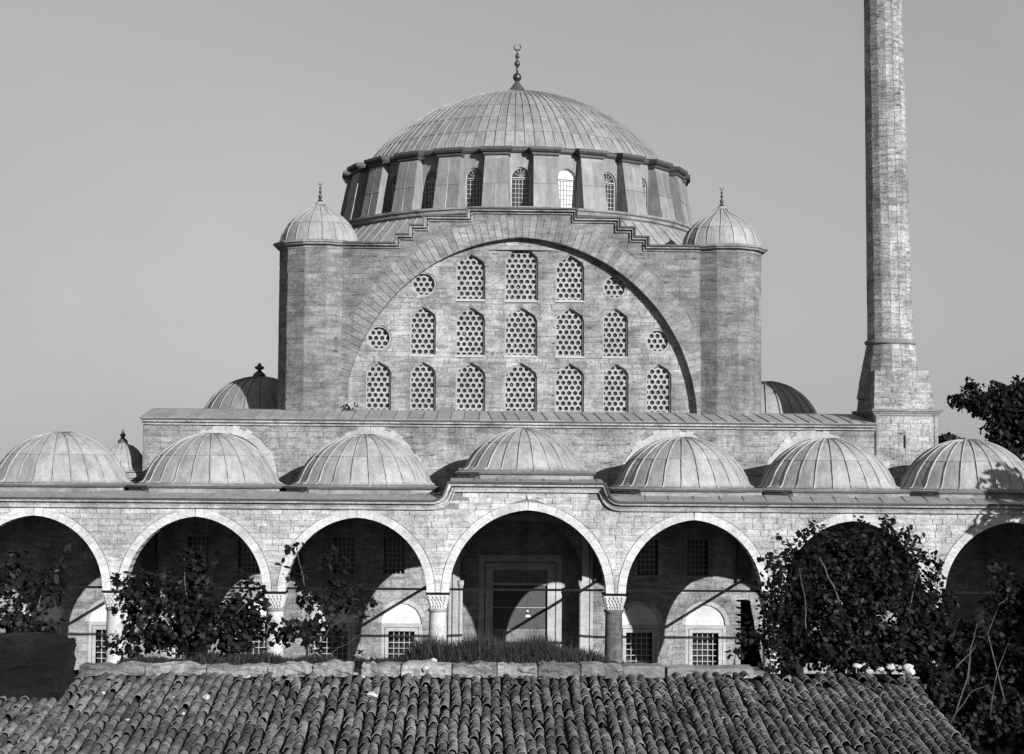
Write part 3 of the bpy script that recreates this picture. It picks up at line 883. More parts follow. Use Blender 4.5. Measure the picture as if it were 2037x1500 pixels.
# little boss over the middle arch
mb = MB(); mb.lathe([(.0,0),(.12,.0),(.12,.05),(.07,.1),(0,.11)], (0,0), 14)
o = mb.build('boss', M['pale'], po); o.location = (.1,75.0,9.58); o.rotation_euler = (pi/2,0,0); o.matrix_parent_inverse = Matrix.Translation(-WL[po])
# roofs
mb = MB()
for sx in (-1,1):
    xs = (-26.7,-3.9) if sx < 0 else (3.9,26.7)
    mb.add([(xs[0],74.6,9.45),(xs[1],74.6,9.45),(xs[1],76.3,9.74),(xs[0],76.3,9.74)], [(0,1,2,3)])
    mb.add([(xs[0],76.3,9.74),(xs[1],76.3,9.74),(xs[1],83.25,9.7),(xs[0],83.25,9.7)], [(0,1,2,3)])
mb.add([(-3.45,74.6,10.28),(3.45,74.6,10.28),(3.45,76.3,10.42),(-3.45,76.3,10.42)], [(0,1,2,3)])
mb.add([(-3.45,76.3,10.42),(3.45,76.3,10.42),(3.45,83.2,10.4),(-3.45,83.2,10.4)], [(0,1,2,3)])
for s in (-1,1):
    pts = [(s*abs(x), z+.46) for x, z in SC[1:9]]
    for (xa,za),(xb,zb) in zip(pts, pts[1:]):
        mb.add([(xa,74.6,za),(xb,74.6,zb),(xb,83.2,zb),(xa,83.2,za)], [(0,1,2,3)])
rf = mb.build('porch_roof', M['lead'], po)
x = -26.5
while x < 26.5:
    if abs(x) > 4.4:
        mb = MB(); mb.tube([(x,74.7,9.46),(x+.12,76.2,9.75)], .025, 5); mb.build('seam_rib', M['lead'], rf)
    elif abs(x) < 3.3:
        mb = MB(); mb.tube([(x,74.7,10.29),(x,76.2,10.43)], .025, 5); mb.build('seam_rib', M['lead'], rf)
    x += rnd.uniform(.95,1.25)
# ceiling, cross arches, ends
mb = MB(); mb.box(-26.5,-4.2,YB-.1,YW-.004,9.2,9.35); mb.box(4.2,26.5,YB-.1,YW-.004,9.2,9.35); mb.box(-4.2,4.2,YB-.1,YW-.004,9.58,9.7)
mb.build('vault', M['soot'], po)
mb = MB(); mb.box(-27,-26.6,YP,YW,0,9.6); mb.box(26.6,27,YP,YW,0,9.6); mb.build('end_wall', M['portico'], po)
mb = MB(); mb.box(-27,27,74.2,83.2,-.2,.55); mb.build('porch_floor', M['pave'], po)
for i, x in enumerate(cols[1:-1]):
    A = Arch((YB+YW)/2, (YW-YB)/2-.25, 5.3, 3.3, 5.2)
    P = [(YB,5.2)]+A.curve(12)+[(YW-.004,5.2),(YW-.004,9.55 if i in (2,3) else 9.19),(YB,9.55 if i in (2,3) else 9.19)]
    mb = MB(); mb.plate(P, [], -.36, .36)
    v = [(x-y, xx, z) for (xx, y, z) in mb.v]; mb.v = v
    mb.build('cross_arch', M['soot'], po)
# columns
def column(x, dark):
    c = (x, 75.45)
    ms = M['sooty2'] if dark else M['pale']
    mb = MB(); mb.lathe([(.52,.5),(.52,.75),(.46,.85),(.46,.95),(.41,1.0),(.405,2.5),(.385,4.42)], c, 28)
    sh = mb.build('column', ms, po, smooth=True)
    mb = MB(); mb.lathe([(.39,4.4),(.44,4.42),(.45,4.47),(.44,4.53),(.39,4.56)], c, 28); mb.build('neck_ring', M['sooty2'] if dark else M['cornice'], sh, smooth=True)
    cp = MB()
    tiers = [(.37,4.55,4.72),(.41,4.72,4.86),(.45,4.86,5.0),(.49,5.0,5.13),(.51,5.13,5.2)]
    for r, z0, z1 in tiers:
        cp.box(x-r+.03,x+r-.03,c[1]-r+.03,c[1]+r-.03,z0,z1,.8)
    for ti, (r, z0, z1) in enumerate(tiers[:-1]):
        n = 5 if ti % 2 else 6
        for k in range(n):
            u = -1+2*(k+.5)/n; w = r/n*.62
            for fx, fy in ((1,0),(0,1)):
                for s in (-1,1):
                    px, py = (x+u*r*.92, c[1]+s*r) if fx else (x+s*r, c[1]+u*r*.92)
                    cp.hexa([(px-w*.35,py-w*.35,z0+.03),(px+w*.35,py-w*.35,z0+.03),(px+w*.35,py+w*.35,z0+.03),(px-w*.35,py+w*.35,z0+.03)],
                            [(px-w,py-.05,z1),(px+w,py-.05,z1),(px+w,py+.05,z1),(px-w,py+.05,z1)] if fx else [(px-.05,py-w,z1),(px+.05,py-w,z1),(px+.05,py+w,z1),(px-.05,py+w,z1)], .8)
    cp.build('capital', M['pale'], sh, fix=False)
    mb = MB(); mb.box(x-.53,x+.53,c[1]-.53,c[1]+.53,5.2,5.285); mb.build('lead_pad', M['iron'], sh)
M['sooty2'] = stone_mat('stained_granite', .06, .3, .9, .5, .5)
for i, x in enumerate(cols): column(x, i == 4)
# tie rods
for a, b in zip(cols, cols[1:]):
    mb = MB(); mb.box(a+.46,b-.46,75.4,75.5,5.36,5.46); mb.build('tie_rod', M['iron'], po)
for x in cols[1:-1]:
    mb = MB(); mb.box(x-.055,x+.055,75.9,83.19,5.36,5.47); mb.build('tie_rod', M['iron'], po)
# drums and domes
def octa(hx, hy, ch): return [(-hx+ch,-hy),(hx-ch,-hy),(hx,-hy+ch),(hx,hy-ch),(hx-ch,hy),(-hx+ch,hy),(-hx,hy-ch),(-hx,-hy+ch)]
def oct_r(hx, hy, ch, a):
    dx, dy = sin(a), -cos(a); best = 99
    P = octa(hx, hy, ch)
    for (x0,y0),(x1,y1) in zip(P, P[1:]+P[:1]):
        ex, ey = x1-x0, y1-y0; den = dx*ey-dy*ex
        if abs(den) < 1e-9: continue
        t_ = (x0*ey-y0*ex)/den; u = (x0*dy-y0*dx)/den
        if t_ > 0 and -1e-6 <= u <= 1+1e-6: best = min(best, t_)
    return best
dcs = [-22.0,-14.85,-7.6,0,7.56,14.55,21.3]
side_prof = cap_prof(3.14, 10.2, 12.42, 12, foot=[(3.36,10.06),(3.22,10.11)])
mid_prof = cap_prof(2.78, 10.98, 12.72, 12, foot=[(3.1,10.79),(2.95,10.83),(2.84,10.9)])
for i, x in enumerate(dcs):
    mid = i == 3
    c = (x, 79.3); zb = 10.34 if mid else 9.6; ze = 10.62 if mid else 9.9
    hx, hy, ch = (3.15,3.3,1.05) if mid else (3.45,3.38,1.15)
    O = octa(hx, hy, ch)
    mb = MB(); n = len(O)
    mb.add([(c[0]+a,c[1]+b,zb) for a,b in O]+[(c[0]+a,c[1]+b,ze) for a,b in O], [(k,(k+1)%n,(k+1)%n+n,k+n) for k in range(n)])
    dr = mb.build('dome_drum', M['cornice'], po)
    E2 = octa(hx+.12, hy+.12, ch+.05)
    mb = MB(); rings = [(octa(hx+.02,hy+.02,ch),ze-.03),(E2,ze),(E2,ze+.09)]
    v = [(c[0]+a,c[1]+b,z) for R_, z in rings for a,b in R_]; f = [(k*n+i2,k*n+(i2+1)%n,(k+1)*n+(i2+1)%n,(k+1)*n+i2) for k in range(2) for i2 in range(n)]
    mb.add(v, f); mb.build('drum_eave', M['leadd'], dr)
    pr = mid_prof if mid else side_prof
    mb = MB(); N = 48; v = []
    for (kk, z) in ((0,ze+.085),(1,pr[0][1]+.01)):
        for j in range(N):
            a = 2*pi*j/N; r = oct_r(hx+.12,hy+.12,ch+.05,a) if kk == 0 else pr[0][0]
            v.append((c[0]+r*sin(a), c[1]-r*cos(a), z))
    mb.add(v, [(j,(j+1)%N,(j+1)%N+N,j+N) for j in range(N)]); mb.build('lead_skirt', M['lead'], dr)
    rows = [(0,6),(6,11),(11,13)] if not mid else [(0,8),(8,15)]
    dome(po, 'porch_dome', c, pr, rows, 24, pi*.5, M['leadp'], .04)

# ================================================================== neighbouring domed wing at the left
wg = empty('domed_wing', (-20.4, 85.5, 0), 'small dome on a low stone block behind the left end of the mosque', 'domed building')
WX, WY = -20.4, 85.5
mb = MB(); mb.box(-21.95,-19.0,84.0,87.3,0,10.25); mb.build('wall', M['wall'], wg)
mb = MB(); mb.box(-22.1,-18.97,83.9,87.5,10.25,10.4); mb.box(-22.0,-18.98,83.95,87.4,10.4,10.5); mb.build('cornice', M['cornice'], wg)
dome(wg, 'lead_dome', (WX,WY), [(1.75,10.52),(1.42,10.62),(1.21,10.8),(1.12,11.03),(.97,11.36),(.76,11.65),(.47,11.87),(.24,11.98),(.13,12.03)], [(0,3),(3,8)], 20, pi*.5, M['leadp'], .022)
mb = MB(); mb.lathe([(.25,11.96),(.25,12.13),(.13,12.25),(.085,12.32),(.14,12.39),(.14,12.46),(.065,12.54),(.075,12.6),(.0,12.75)], (WX,WY), 10); mb.build('finial', M['leadd'], wg, smooth=True)

# ================================================================== hanging lamp in the porch
lp = empty('hanging_lamp', (.2, 79.2, 3.9), 'small white bell shaped glass lamp hanging before the portal', 'lamp')
mb = MB(); mb.lathe([(.17,3.86),(.15,3.92),(.09,3.98),(.075,4.1),(.03,4.18)], (.2,79.2), 14); mb.build('lamp_shade', M['shade'], lp, smooth=True)
mb = MB(); mb.tube([(.2,79.2,4.17),(.2,79.2,9.6)], .008, 4); mb.build('chain', M['iron'], lp)

# ================================================================== tiled roof in the foreground
SL = .19
def rz(y): return 6.03+SL*(y-35.0)
hs = empty('tiled_house', (-3, 34, 0), 'low building with a shallow roof of weathered barrel tiles in the foreground', 'house')
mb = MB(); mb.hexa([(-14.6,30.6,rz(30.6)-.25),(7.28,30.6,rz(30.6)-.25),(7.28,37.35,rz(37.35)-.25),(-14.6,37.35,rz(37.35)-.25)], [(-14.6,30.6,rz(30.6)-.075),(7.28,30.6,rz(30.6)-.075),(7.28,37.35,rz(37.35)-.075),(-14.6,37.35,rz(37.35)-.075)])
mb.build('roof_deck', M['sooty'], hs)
mb = MB(); mb.box(-14.3,7.0,31.2,37.3,0,4.95); mb.build('wall', M['cornice'], hs)
def tile_mesh(length, ru, rl, seg=6):
    mb = MB(); v = []
    th = .014
    for y, r in ((0,rl),(length,ru)):
        for rr in (r, r-th):
            for i in range(seg+1):
                a = pi*i/seg; v.append((-rr*cos(a), y, rr*sin(a)*1.0))
    w = seg+1; f = []
    for i in range(seg):
        f += [(i,i+1,2*w+i+1,2*w+i), (w+i,w+i+1,i+1,i), (3*w+i,3*w+i+1,w+i+1,w+i)]
    mb.add(v, f, 0)
    return mb
TM = [tile_mesh(l, ru, rl) for l, ru, rl in ((.46,.078,.098),(.44,.074,.094),(.48,.08,.1),(.42,.076,.097))]
TME = [q.mesh('roof_tile', M['tile'], smooth=False) for q in TM]
ang = math.atan(SL)
tiles = []
x = -14.3; ci = 0
while x < 7.25:
    y = 31.3+rnd.uniform(-.1,.1); ph = rnd.uniform(0,6.28); amp = rnd.uniform(.006,.032)
    top = 36.3+rnd.uniform(-.1,.15) if x < 2.0 else 36.85-rnd.uniform(0,.35)
    if -14.6 < x < -11.0: top = 35.0
    broken = rnd.random() < .2
    while y < top:
        ex = rnd.choice((.11,.15,.2,.27,.33,.38,.41,.42))*rnd.uniform(.9,1.08)
        jx = amp*sin(y*1.3+ph)+rnd.gauss(0,.009)
        k = rnd.randrange(4)
        tilt = rnd.uniform(.03,.075)
        yaw = rnd.gauss(0,.05)+amp*1.3*cos(y*1.3+ph)*-1*(1 if not broken else 2.4)
        if x > 3 and y > 35.6 and rnd.random() < .35: yaw += rnd.uniform(-.5,.5); tilt += rnd.uniform(0,.15)
        if not ((x > 3.5 and y > 35.9 and rnd.random() < .15) or rnd.random() < .012):
            tiles.append((x+jx, y, rz(y)+rnd.uniform(.012,.03), tilt, yaw, k, rnd.uniform(-.1,.1)))
        y += ex
    x += .212*rnd.uniform(.95,1.06); ci += 1
def in_frame(p):
    d = Vector(p)-EYE; z = d.dot(FW); u = PW/2+FPX*d.dot(RT)/z; v = PH/2-FPX*d.dot(UP)/z
    return 30 < u < 2010 and 1300 < v < 1490
def tile_mat(tl):
    x, y, z, tilt, yaw, k, rl = tl
    return Matrix.Translation((x,y,z)) @ Matrix.Rotation(yaw,4,'Z') @ Matrix.Rotation(ang-tilt,4,'X') @ Matrix.Rotation(rl,4,'Y')
vis = sorted([q for q in tiles if in_frame(q[:3])], key=lambda q: q[1])
single = set(id(q) for q in vis[:300])
rest = MB()
for q in tiles:
    mt = tile_mat(q)
    if id(q) in single:
        o = bpy.data.objects.new('roof_tile', TME[q[5]]); link(o, hs); o.matrix_basis = mt
    else:
        s = TM[q[5]]; rest.add([mt @ Vector(p) for p in s.v], s.f, rnd.random())
# channel tiles between the rows
pan = MB(); x = -14.2
while x < 7.2:
    y = 31.2
    while y < (36.4 if not -14.6 < x < -11 else 35.0):
        P = []
        for yy, r in ((y,.085),(y+.4,.1)):
            for i in range(5):
                a = pi*i/4; P.append((x+.106-r*cos(a), yy, rz(yy)+.035-(.02 if yy == y else 0)-r*sin(a)*.75))
        pan.add(P, [(i,i+1,i+6,i+5) for i in range(4)], rnd.random())
        y += .36
    x += .212
o = rest.build('covering_tiles', M['tile'], hs, fix=False); o['kind'] = 'stuff'
o = pan.build('channel_tiles', M['dirt'], hs, fix=False); o['kind'] = 'stuff'

# rough stone maker
def rough(c, sx, sy, sz, seed, sub=2, amt=.18):
    bm = bmesh.new(); bmesh.ops.create_icosphere(bm, subdivisions=sub, radius=1)
    r = random.Random(seed); K = [(Vector((r.uniform(-1,1),r.uniform(-1,1),r.uniform(-1,1))).normalized(), r.uniform(.5,.85)) for _ in range(12)]
    for v in bm.verts:
        for n, d in K:
            e = v.co.dot(n)-d
            if e > 0: v.co -= n*e
        v.co = Vector((v.co.x*sx, v.co.y*sy, v.co.z*sz))+Vector(c)
    mb = MB(); mb.v = [tuple(v.co) for v in bm.verts]; mb.f = [[w.index for w in f.verts] for f in bm.faces]; mb.t = [r.random()]*len(mb.f)
    bm.free(); return mb
# ruined garden wall with a coping of long blocks
gw = empty('garden_wall', (-4.5, 37.8, 0), 'ruined wall with a coping of long pale eroded blocks behind the tiled roof', 'wall')
mb = MB(); mb.box(-11.1,4.2,37.1,38.6,0,6.4); mb.build('wall_core', M['cornice'], gw)
def slab(x0, x1, y0, y1, z0, z1, amt, seed, mat):
    bm = bmesh.new(); bmesh.ops.create_cube(bm, size=1)
    bmesh.ops.subdivide_edges(bm, edges=bm.edges, cuts=7, use_grid_fill=True)
    r = random.Random(seed); K = [[r.uniform(0,6.3) for _ in range(6)] for _ in range(2)]
    for v in bm.verts:
        x, y, z = v.co
        e = max(abs(x), abs(z)) if abs(x) > .3 else abs(z)
        w = amt*(sin(x*7+K[0][0])*.5+sin(x*17+K[0][1])*.35+sin(z*9+K[0][2]+x*5)*.4); w -= amt*1.6*max(0, sin(x*11+K[1][0])*sin(z*6+K[1][1])-.45)
        rd = 1-.10*(abs(x) > .4)*(abs(z) > .4)-.06*(abs(y) > .4)*(abs(z) > .4)
        v.co = Vector((x0+(x1-x0)*(x*(1-.02*(abs(z) > .4))+.5), y0+(y1-y0)*(y*rd+.5)+w*.5+r.uniform(-1,1)*amt*.25, z0+(z1-z0)*(z*rd+.5)+w*.55+r.uniform(-1,1)*amt*.4*(1 if z > -.2 else 1.6)))
    mb = MB(); mb.v = [tuple(v.co) for v in bm.verts]; mb.f = [[w.index for w in f.verts] for f in bm.faces]; mb.t = [r.random()]*len(mb.f)
    bm.free(); return mb.build('coping_block', mat, gw)
bx = [170,300,420,540,627,706,722,800,900,988,1068,1152,1235]
for i, (a, b) in enumerate(zip(bx, bx[1:])):
    if b-a < 20: continue
    x0 = at(a,1320,37.6).x+.012; x1 = at(b,1320,37.6).x-.012
    low = .05 if i < 3 else 0
    slab(x0, x1, 36.95, 37.6, 6.3, 6.62-low+rnd.uniform(-.05,.03), .065, i, M['coping'])
slab(at(1235,1320,37.6).x, at(1316,1320,37.6).x, 36.98, 37.6, 6.3, 6.6, .02, 41, M['cornice'])
slab(at(1322,1320,37.6).x, at(1490,1320,37.6).x, 37.0, 37.6, 6.25, 6.56, .04, 42, M['cornice'])
for k in range(80):      # rubble under the coping
    x = rnd.uniform(-10.9, 1.6); s = rnd.uniform(.025,.07)
    o = rough((x, 36.7+rnd.uniform(-.25,.2), rz(36.7)+.02), s*1.5, s, s*.8, 100+k, 1).build('rubble_stone', M['coping'], gw)

for k in range(150):     # mortar crumbs and chips lying on the tiles
    x = rnd.uniform(-13.8, 7.0); y = 36.4-abs(rnd.gauss(0, 1.7)); s_ = rnd.uniform(.012,.034)
    if x < -11 and y > 35: continue
    rough((x, y, rz(y)+.1), s_*1.4, s_, s_*.8, 900+k, 1).build('mortar_crumb', M['coping'], hs)
# loose pale stones on the roof
LS = [((741,1391),35.1,.085,'fist sized white stone lying alone on the middle of the tiled roof'),
      ((411,1405),34.9,.075,'flat white stone low on the left part of the tiled roof'),
      ((253,1452),33.6,.035,'small round white stone near the lower left edge of the roof'),
      ((205,1391),35.2,.04,'little white stone beside the dark chimney stump on the roof'),
      ((365,1438),34.0,.03,'tiny white pebble between two tile rows below the flat white stone'),
      ((1706,1331),37.2,.09,'pale angular stone on the ridge under the big fig bush, leftmost there'),
      ((1730,1347),36.9,.075,'pale stone just below the ridge under the big fig bush'),
      ((1751,1341),37.0,.07,'rounded white stone between the pale ridge stones under the fig'),
      ((1773,1331),37.2,.085,'long flat pale stone lying along the roof ridge under the fig'),
      ((1806,1337),37.1,.1,'large pale slab at the right end of the roof ridge'),
      ((1809,1355),36.8,.11,'slanting pale slab on the right verge of the roof'),
      ((861,1315),37.7,.07,'upright pale stone standing on the coping of the ruined wall'),
      ((845,1356),36.9,.07,'pale stone on the roof close under the ruined wall'),
      ((813,1346),37.1,.06,'pale stone against the foot of the ruined wall')]
for i, ((px,py),Y,s,lab) in enumerate(LS):
    y = Y
    p = at(px,py,Y)
    if i != 11:
        for _ in range(12):       # drop it on to the tiles
            y = y+(p.z-(rz(y)+.11+s*.2))*1.2*-1 if False else y
        z = rz(p.y)+.1+s*.5
    else: z = p.z
    mb = rough((p.x,p.y,z), s*1.45, s*1.1, s*(1.05 if i != 11 else 1.1), 500+i, 2)
    tag(mb.build('loose_stone', M['pale']), lab, 'stone', 'pale stones lying about the roof')

# dark chimney stump at the left
ch = empty('chimney_stump', (-12.3, 35.8, 6), 'broad soot dark chimney stump standing on the left of the tiled roof', 'chimney')
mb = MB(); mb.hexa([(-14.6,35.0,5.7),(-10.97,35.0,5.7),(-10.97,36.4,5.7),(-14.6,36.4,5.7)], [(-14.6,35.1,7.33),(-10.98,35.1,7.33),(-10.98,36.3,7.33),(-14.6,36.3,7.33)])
bm_ = bmesh.new(); M['chim'] = stone_mat('smoke_black_rubble', .008, .024, .9, .7, .8); me_ = mb.mesh('stack', M['chim']); bm_.from_mesh(me_); bmesh.ops.subdivide_edges(bm_, edges=bm_.edges, cuts=11, use_grid_fill=True)  # near-black colour over the whole stack
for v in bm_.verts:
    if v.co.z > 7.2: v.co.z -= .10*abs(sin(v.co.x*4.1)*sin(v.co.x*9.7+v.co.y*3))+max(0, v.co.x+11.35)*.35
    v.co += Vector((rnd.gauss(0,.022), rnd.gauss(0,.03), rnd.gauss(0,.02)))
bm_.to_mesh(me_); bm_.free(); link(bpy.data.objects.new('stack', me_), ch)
# ragged brick pier before the fig
bp = empty('brick_pier', (4.25, 40, 0), 'ragged dark brick pier with toothed stepped edges left of the big fig bush', 'pier')
k = 0; z = 5.0
while z < 7.8:
    zt = z+.085; f = max(0, (z-6.0)/1.8)
    xr = 4.62-.36*f+rnd.uniform(-.01,.01); xl = 4.12+.0*f
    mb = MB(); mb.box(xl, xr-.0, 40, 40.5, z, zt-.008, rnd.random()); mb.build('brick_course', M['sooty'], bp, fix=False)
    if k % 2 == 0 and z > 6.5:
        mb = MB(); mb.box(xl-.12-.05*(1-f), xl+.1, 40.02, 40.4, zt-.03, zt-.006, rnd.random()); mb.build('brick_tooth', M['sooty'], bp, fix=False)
    z = zt; k += 1

# low wall in the dark garden at the right
mb = MB(); mb.box(7.6,16,42.0,42.4,0,5.2,.5); o = mb.build('yard_wall', M['sooty']); tag(o, 'low dark wall behind the right end of the tiled roof', 'wall')  # near-black colour paints the garden's shadow into the wall

# ================================================================== vegetation
def unit():
    while True:
        v = Vector((rnd.uniform(-1,1),rnd.uniform(-1,1),rnd.uniform(-1,1)))
        if .01 < v.length_squared <= 1: return v
FIG = [(0,-.55),(.3,-.62),(.62,-.2),(.42,.02),(.66,.42),(.25,.34),(.0,.95),(-.25,.36),(-.62,.45),(-.4,.05),(-.64,-.18),(-.32,-.6)]
OVAL = [(0,-.9),(.42,-.35),(.5,.2),(.25,.75),(0,1),(-.25,.75),(-.5,.2),(-.42,-.35)]
def leaf_mesh(shape):
    mb = MB(); mb.add([(x, y, -.25*abs(x)+.1*(y-.2)**2*-1) for x, y in shape], [list(range(len(shape)))]); return mb
LM = [leaf_mesh(FIG), leaf_mesh(OVAL)]
def bush(name, clumps, n, size, label, cat, group, base, stems, shape=0, mat='leaf', singles=120, loose=.25, up=.5):
    if name == 'fig_bush': group = 'fig bushes before the porch'
    root = empty(name, base, label, cat, group)
    src = LM[shape]; me = []
    for tn in (.1,.4,.7,1.0):
        s_ = MB(); s_.v = src.v; s_.f = src.f; s_.t = [tn]; me.append(s_.mesh('leaf', M[mat], fix=False))
    tot = sum(r[3]*r[5] for r in clumps) if False else sum(c[3]*c[4]*c[5] for c in clumps)
    items = []
    for (cx,cy,cz,rx,ry,rz_) in clumps:
        k = max(4, int(n*(rx*ry*rz_)/tot))
        # thin twigs with leaves gathered along them give uneven edges
        tw = max(3, k//9)
        for _ in range(tw):
            d = unit(); d.normalize(); rr = rnd.uniform(.35,1.0)**.6*(1+rnd.uniform(-.1,loose))
            p = Vector((cx+d.x*rx*rr, cy+d.y*ry*rr, cz+d.z*rz_*rr))
            for _ in range(k//tw+1):
                q = p+unit()*size*2.0
                nn = (unit()*.9+d*.5+Vector((0,-.35,up))).normalized()
                items.append((q, nn, size*rnd.choice((.45,.7,.85,1,1.1,1.3))*rnd.uniform(.85,1.1)))
    items.sort(key=lambda i: i[0].y-i[2]*3)
    rest = MB()
    for i, (p, nn, s) in enumerate(items):
        m3 = nn.to_track_quat('Z','Y').to_matrix() @ Matrix.Rotation(rnd.uniform(0,6.28),3,'Z')
        if i < singles:
            o = bpy.data.objects.new('leaf', rnd.choice(me)); link(o, root)
            o.matrix_basis = Matrix.Translation(p) @ (m3*s).to_4x4()
        else:
            sr = src if rnd.random() < .6 else LM[1]; rest.add([p+m3 @ (Vector(v)*s) for v in sr.v], sr.f, rnd.random()**1.6)
    o = rest.build('foliage', M[mat], root, fix=False); o['kind'] = 'stuff'
    for pts, r0 in stems:
        mb = MB(); mb.tube(pts, [r0*(1-.75*i/(len(pts)-1)) for i in range(len(pts))], 6); mb.build('stem', M['bark'], root, smooth=True)
    return root
def C(px, py, rpx, Y, rzpx=None, ry=None):
    p = at(px,py,Y); s = Y/FPX
    return (p.x, p.y, p.z, rpx*s, ry or max(.25, rpx*s*.7), (rzpx or rpx)*s)
def st(pts, r):
    P = [at(*q) for q in pts]; Q = [P[0]]
    for a, b in zip(P, P[1:]):
        for k in range(1, 4): Q.append(a.lerp(b, k/3)+unit()*(.035 if k < 3 else .02))
    return (Q, r*.8)
bush('fig_bush', [C(270,1180,45,38.8),C(330,1220,75,38.8),C(430,1250,85,38.9,60),C(385,1150,40,39.2,50),C(365,1110,14,39.0,16),C(470,1200,40,38.9),C(505,1180,28,38.7,36),C(250,1280,40,38.7,30),C(520,1240,22,38.7)],
     3600, .1, 'spreading dark fig bush in front of the second arch from the left', 'bush', None, (-9.2,38.8,6.5),
     [st([(380,1310,38.8),(385,1250,38.8),(370,1180,38.9),(365,1110,39)],.05), st([(390,1310,38.8),(430,1260,38.8),(500,1190,38.7)],.035), st([(370,1310,38.8),(310,1240,38.7),(265,1170,38.7)],.035)])
bush('fig_bush', [C(600,1140,14,38.4),C(588,1090,10,38.4,14),C(615,1175,32,38.4,26),C(640,1215,40,38.5,34),C(590,1255,55,38.5,28),C(700,1210,22,38.4,16),C(738,1205,14,38.3,16),C(640,1270,45,38.5,22),C(566,1135,7,38.4),C(716,1305,11,37.7,13),C(660,1130,20,38.6,40),C(690,1170,30,38.7,20)],
     800, .1, 'thin straggling fig sapling in front of the third arch from the left', 'bush', None, (-6,38.4,6.5),
     [st([(610,1310,38.5),(618,1250,38.5),(605,1170,38.4),(590,1090,38.4)],.035), st([(620,1310,38.5),(655,1250,38.4),(735,1200,38.3)],.025), st([(640,1310,38.4),(690,1280,38.3),(745,1245,38.2)],.012)])
bush('fig_bush', [C(1560,1150,42,38.9,50),C(1530,1110,14,38.8),C(1572,1080,14,38.8,14),C(1640,1130,80,39.4,85),C(1740,1120,75,39.4,80),C(1772,1050,22,39.2,18),C(1800,1085,38,39.2,30),C(1835,1115,30,39.2,24),C(1640,1240,110,39,80),C(1770,1230,105,39,95),C(1545,1250,34,38.7,50),C(1840,1270,80,38.9,60),C(1500,1265,16,38.6,24),C(1480,1255,12,38.5,20),C(1690,1300,110,38.6,28),C(1545,1305,24,38.2,26),C(1535,1200,24,38.5,80),C(1530,1270,20,38.3,30),C(1855,1335,34,38.0,34),C(1835,1200,40,38.9,50),C(1862,1372,30,37.7,40),C(1552,1312,16,38.0,18),C(1532,1316,20,37.9,20),C(1600,1068,9,38.9,12),C(1545,1075,7,38.8,9),C(1806,1052,12,39.2,10),C(1868,1105,10,39.2,10),C(1512,1160,8,38.7,8),C(1620,1060,14,39.0,14),C(1690,1065,20,39.2,20),C(1858,1150,22,39,26)],
     14500, .088, 'great dense dark fig bush filling the sixth arch', 'bush', None, (6.5,39,6.0),
     [st([(1700,1330,39),(1690,1250,38.6),(1660,1170,38.5),(1630,1110,38.4)],.06), st([(1680,1330,38.7),(1605,1260,38.3),(1602,1190,38.2),(1590,1130,38.2)],.025), st([(1750,1330,38.7),(1800,1240,38.5),(1830,1130,38.7)],.045), st([(1660,1320,38.2),(1690,1290,38),(1700,1270,38)],.015)])
bush('fig_bush', [C(1925,1320,60,38.6,55),C(1985,1240,40,38.8,60),C(1930,1275,40,38.8,26),C(2030,1330,60,38.6,110),C(1890,1400,40,38.2,50),C(1965,1420,70,38,40),C(2020,1170,20,39),C(1880,1220,22,39,34),C(1960,1195,12,38.9,12),C(2060,1250,60,39,120),C(1870,1350,34,38,36),C(1900,1460,60,38,40),C(1950,1270,60,38.4,34),C(1990,1330,60,38.2,60),C(2010,1400,60,37.8,50),C(1905,1290,34,38.4,30),C(1885,1190,18,38.8,16),C(1880,1265,40,38.6,30),C(2000,1190,34,39,50),C(1990,1130,14,39,16)],
     9800, .095, 'tangled dark fig with bare branches at the right end of the tiled roof', 'bush', None, (10,38.5,5.0),
     [st([(1900,1420,37.6),(1925,1350,37.5),(1930,1290,37.5),(1945,1240,37.6)],.03), st([(1900,1330,37.4),(1925,1303,37.4),(1940,1290,37.4)],.022), st([(1925,1360,37.4),(1932,1310,37.4)],.02), st([(2000,1400,37.4),(1965,1260,37.5),(1990,1200,37.5),(2005,1190,37.5)],.02), st([(1890,1440,37.3),(1930,1380,37.3),(1970,1360,37.3)],.02), st([(1970,1420,37.2),(1985,1330,37.2),(2010,1270,37.3)],.018)])
bush('fig_bush', [C(60,1215,26,37.4,40),C(30,1150,40,37.8,50),C(95,1170,30,37.8,45),C(70,1260,30,37.3,30),C(10,1240,30,37.4),C(120,1130,18,38,26),C(50,1238,50,36.7,16),C(110,1246,26,36.6,9)],
     900, .1, 'dark fig bush rising behind the chimney stump at the left edge', 'bush', None, (-12.5,37.6,6.5),
     [st([(55,1300,37.5),(75,1210,37.5),(95,1150,37.8)],.03)])
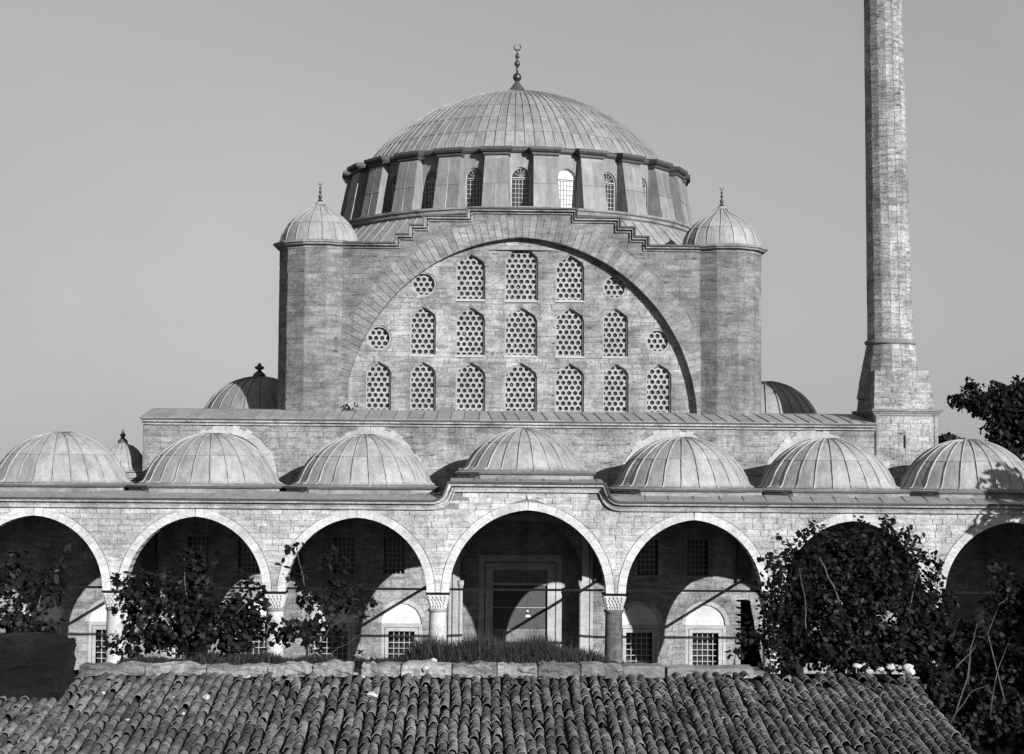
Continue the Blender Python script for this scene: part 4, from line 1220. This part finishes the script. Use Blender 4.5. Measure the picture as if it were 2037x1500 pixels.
# grass along the ruined wall
gm = MB()
def gh_(x):
    if x < -8.6: return .14
    if x < -6.5: return .26
    if x < -4.6: return .2
    if x < -3.4: return .2+.4*(x+4.6)/1.2
    if x < -.6: return .6
    if x < .9: return .6-.44*(x+.6)/1.5
    return .08
TF = [(rnd.uniform(-10.4,1.6), rnd.uniform(.12,.4), rnd.uniform(.5,1.2)) for _ in range(34)]
def tuft(x): return .66+min(.4, max(a*math.exp(-((x-c)/w)**2) for c, w, a in TF))
for i in range(15000):
    x = rnd.uniform(-10.4,1.6)
    if rnd.random() < .25: x = rnd.uniform(-5,0)
    if -5.5 < x < -4.7 and rnd.random() < .6: continue
    y = rnd.uniform(37.85,38.6); h = gh_(x)*rnd.uniform(.45,1.12)*(1+.15*sin(x*5))+.04
    h *= tuft(x)
    if h < .05: continue
    if rnd.random() < .012: h = h*1.35+.05
    b = Vector((x,y,6.42)); lean = Vector((rnd.gauss(0,.25),rnd.gauss(0,.2),1)).normalized()*h; wv = Vector((1,rnd.uniform(-.5,.5),0)).normalized()*rnd.uniform(.005,.011)
    mid = b+lean*.6; tip = b+lean+Vector((rnd.gauss(0,.05),rnd.gauss(0,.04),-.02))
    gm.add([b-wv,b+wv,mid+wv*.8,mid-wv*.8,tip], [(0,1,2,3),(3,2,4)], rnd.random()**1.5)
tag(gm.build('grass', M['grass'], fix=False), 'long dry grass growing along the top of the ruined wall', 'grass', kind='stuff')
# weeds in the masonry
for i, (px,py,Y,lab) in enumerate(((700,812,85.9,'small weed sprouting at the foot of the great arch on the left'),(1460,1300,37.6,'leafy weed beside the brick pier on the ruined wall'))):
    p = at(px,py,Y); s = Y/FPX
    bush('weed', [(p.x,p.y-.1,p.z,14*s,.2,9*s)], 40 if i == 0 else 26, .09 if i == 0 else .08, lab, 'weed', None, (p.x,p.y,p.z-.2), [([(p.x,p.y,p.z-.25),(p.x+.02,p.y-.1,p.z)], .02)], shape=1, singles=10)

# trees
def tree(label, clumps, n, size, stems, base, singles=60, mat='far'):
    r = bush('tree', clumps, n, size, label, 'tree', None, base, [], shape=1, mat=mat, singles=singles, loose=.2, up=.2)
    for i, (pts, r0) in enumerate(stems):
        mb = MB(); mb.tube(pts, [r0*(1-.7*k/(len(pts)-1)) for k in range(len(pts))], 8); mb.build('trunk' if i == 0 else 'limb', M['bark'], r, smooth=True)
    return r
tree('dark broken crowned tree behind the rightmost porch dome',
     [C(1932,770,18,105,12),C(1912,802,20,105,13),C(1955,805,32,105,22),C(1985,782,18,105,18),C(2010,815,34,105,40),C(1985,855,26,105,30),C(2000,905,34,105,30),C(1957,897,16,105,9),C(2060,830,50,105,70),C(2050,775,34,105,24),C(1903,790,10,105,6)],
     9000, .2, [st([(2010,1000,105),(1995,900,105),(1980,830,105),(1940,770,105)],.3), st([(1985,850,105),(1940,805,105),(1900,790,105)],.12), st([(1980,830,105),(2010,790,105),(2050,760,105)],.14)], (at(2010,1000,105).x,105,0))
tree('distant low tree top showing between the pedestal and the rightmost dome',
     [C(1885,880,18,115,6),C(1868,884,10,115,6),C(1900,884,12,115,8)], 260, .3, [st([(1885,960,115),(1885,884,115)],.15)], (at(1885,960,115).x,115,0), 20)
# garden tree at the right of the court, beyond the frame: it throws the dappled shade on the last dome
tree('leafy court tree standing right of the porch, just outside the picture',
     [(27.2,66,11.9,1.3,1.2,1.0),(28.6,66.3,13.9,1.4,1.3,1.1),(30.4,65.5,12.4,1.6,1.5,1.4),(32,66,13.6,1.5,1.5,1.3)], 1500, .26,
     [([(32.6,66,0),(32.5,66,5),(32.2,66,9),(30.5,66,12.5)],.3), ([(32.3,66,8),(29.5,66,10.5),(27.3,66,12)],.14)], (32.6,66,0), 10)
tree('garden tree right of the tiled roof, just outside the picture',  # out of view, put there to shade the fig and right corner
     [(14.5,33.2,8.8,1.7,1.6,1.6),(13.6,34.5,7.4,1.2,1.3,1.2),(16,34,8.2,1.5,1.5,1.5)], 2400, .17,
     [([(15,33.5,0),(15,33.5,5),(14.7,33.4,9)],.2)], (15,33.5,0), 10)
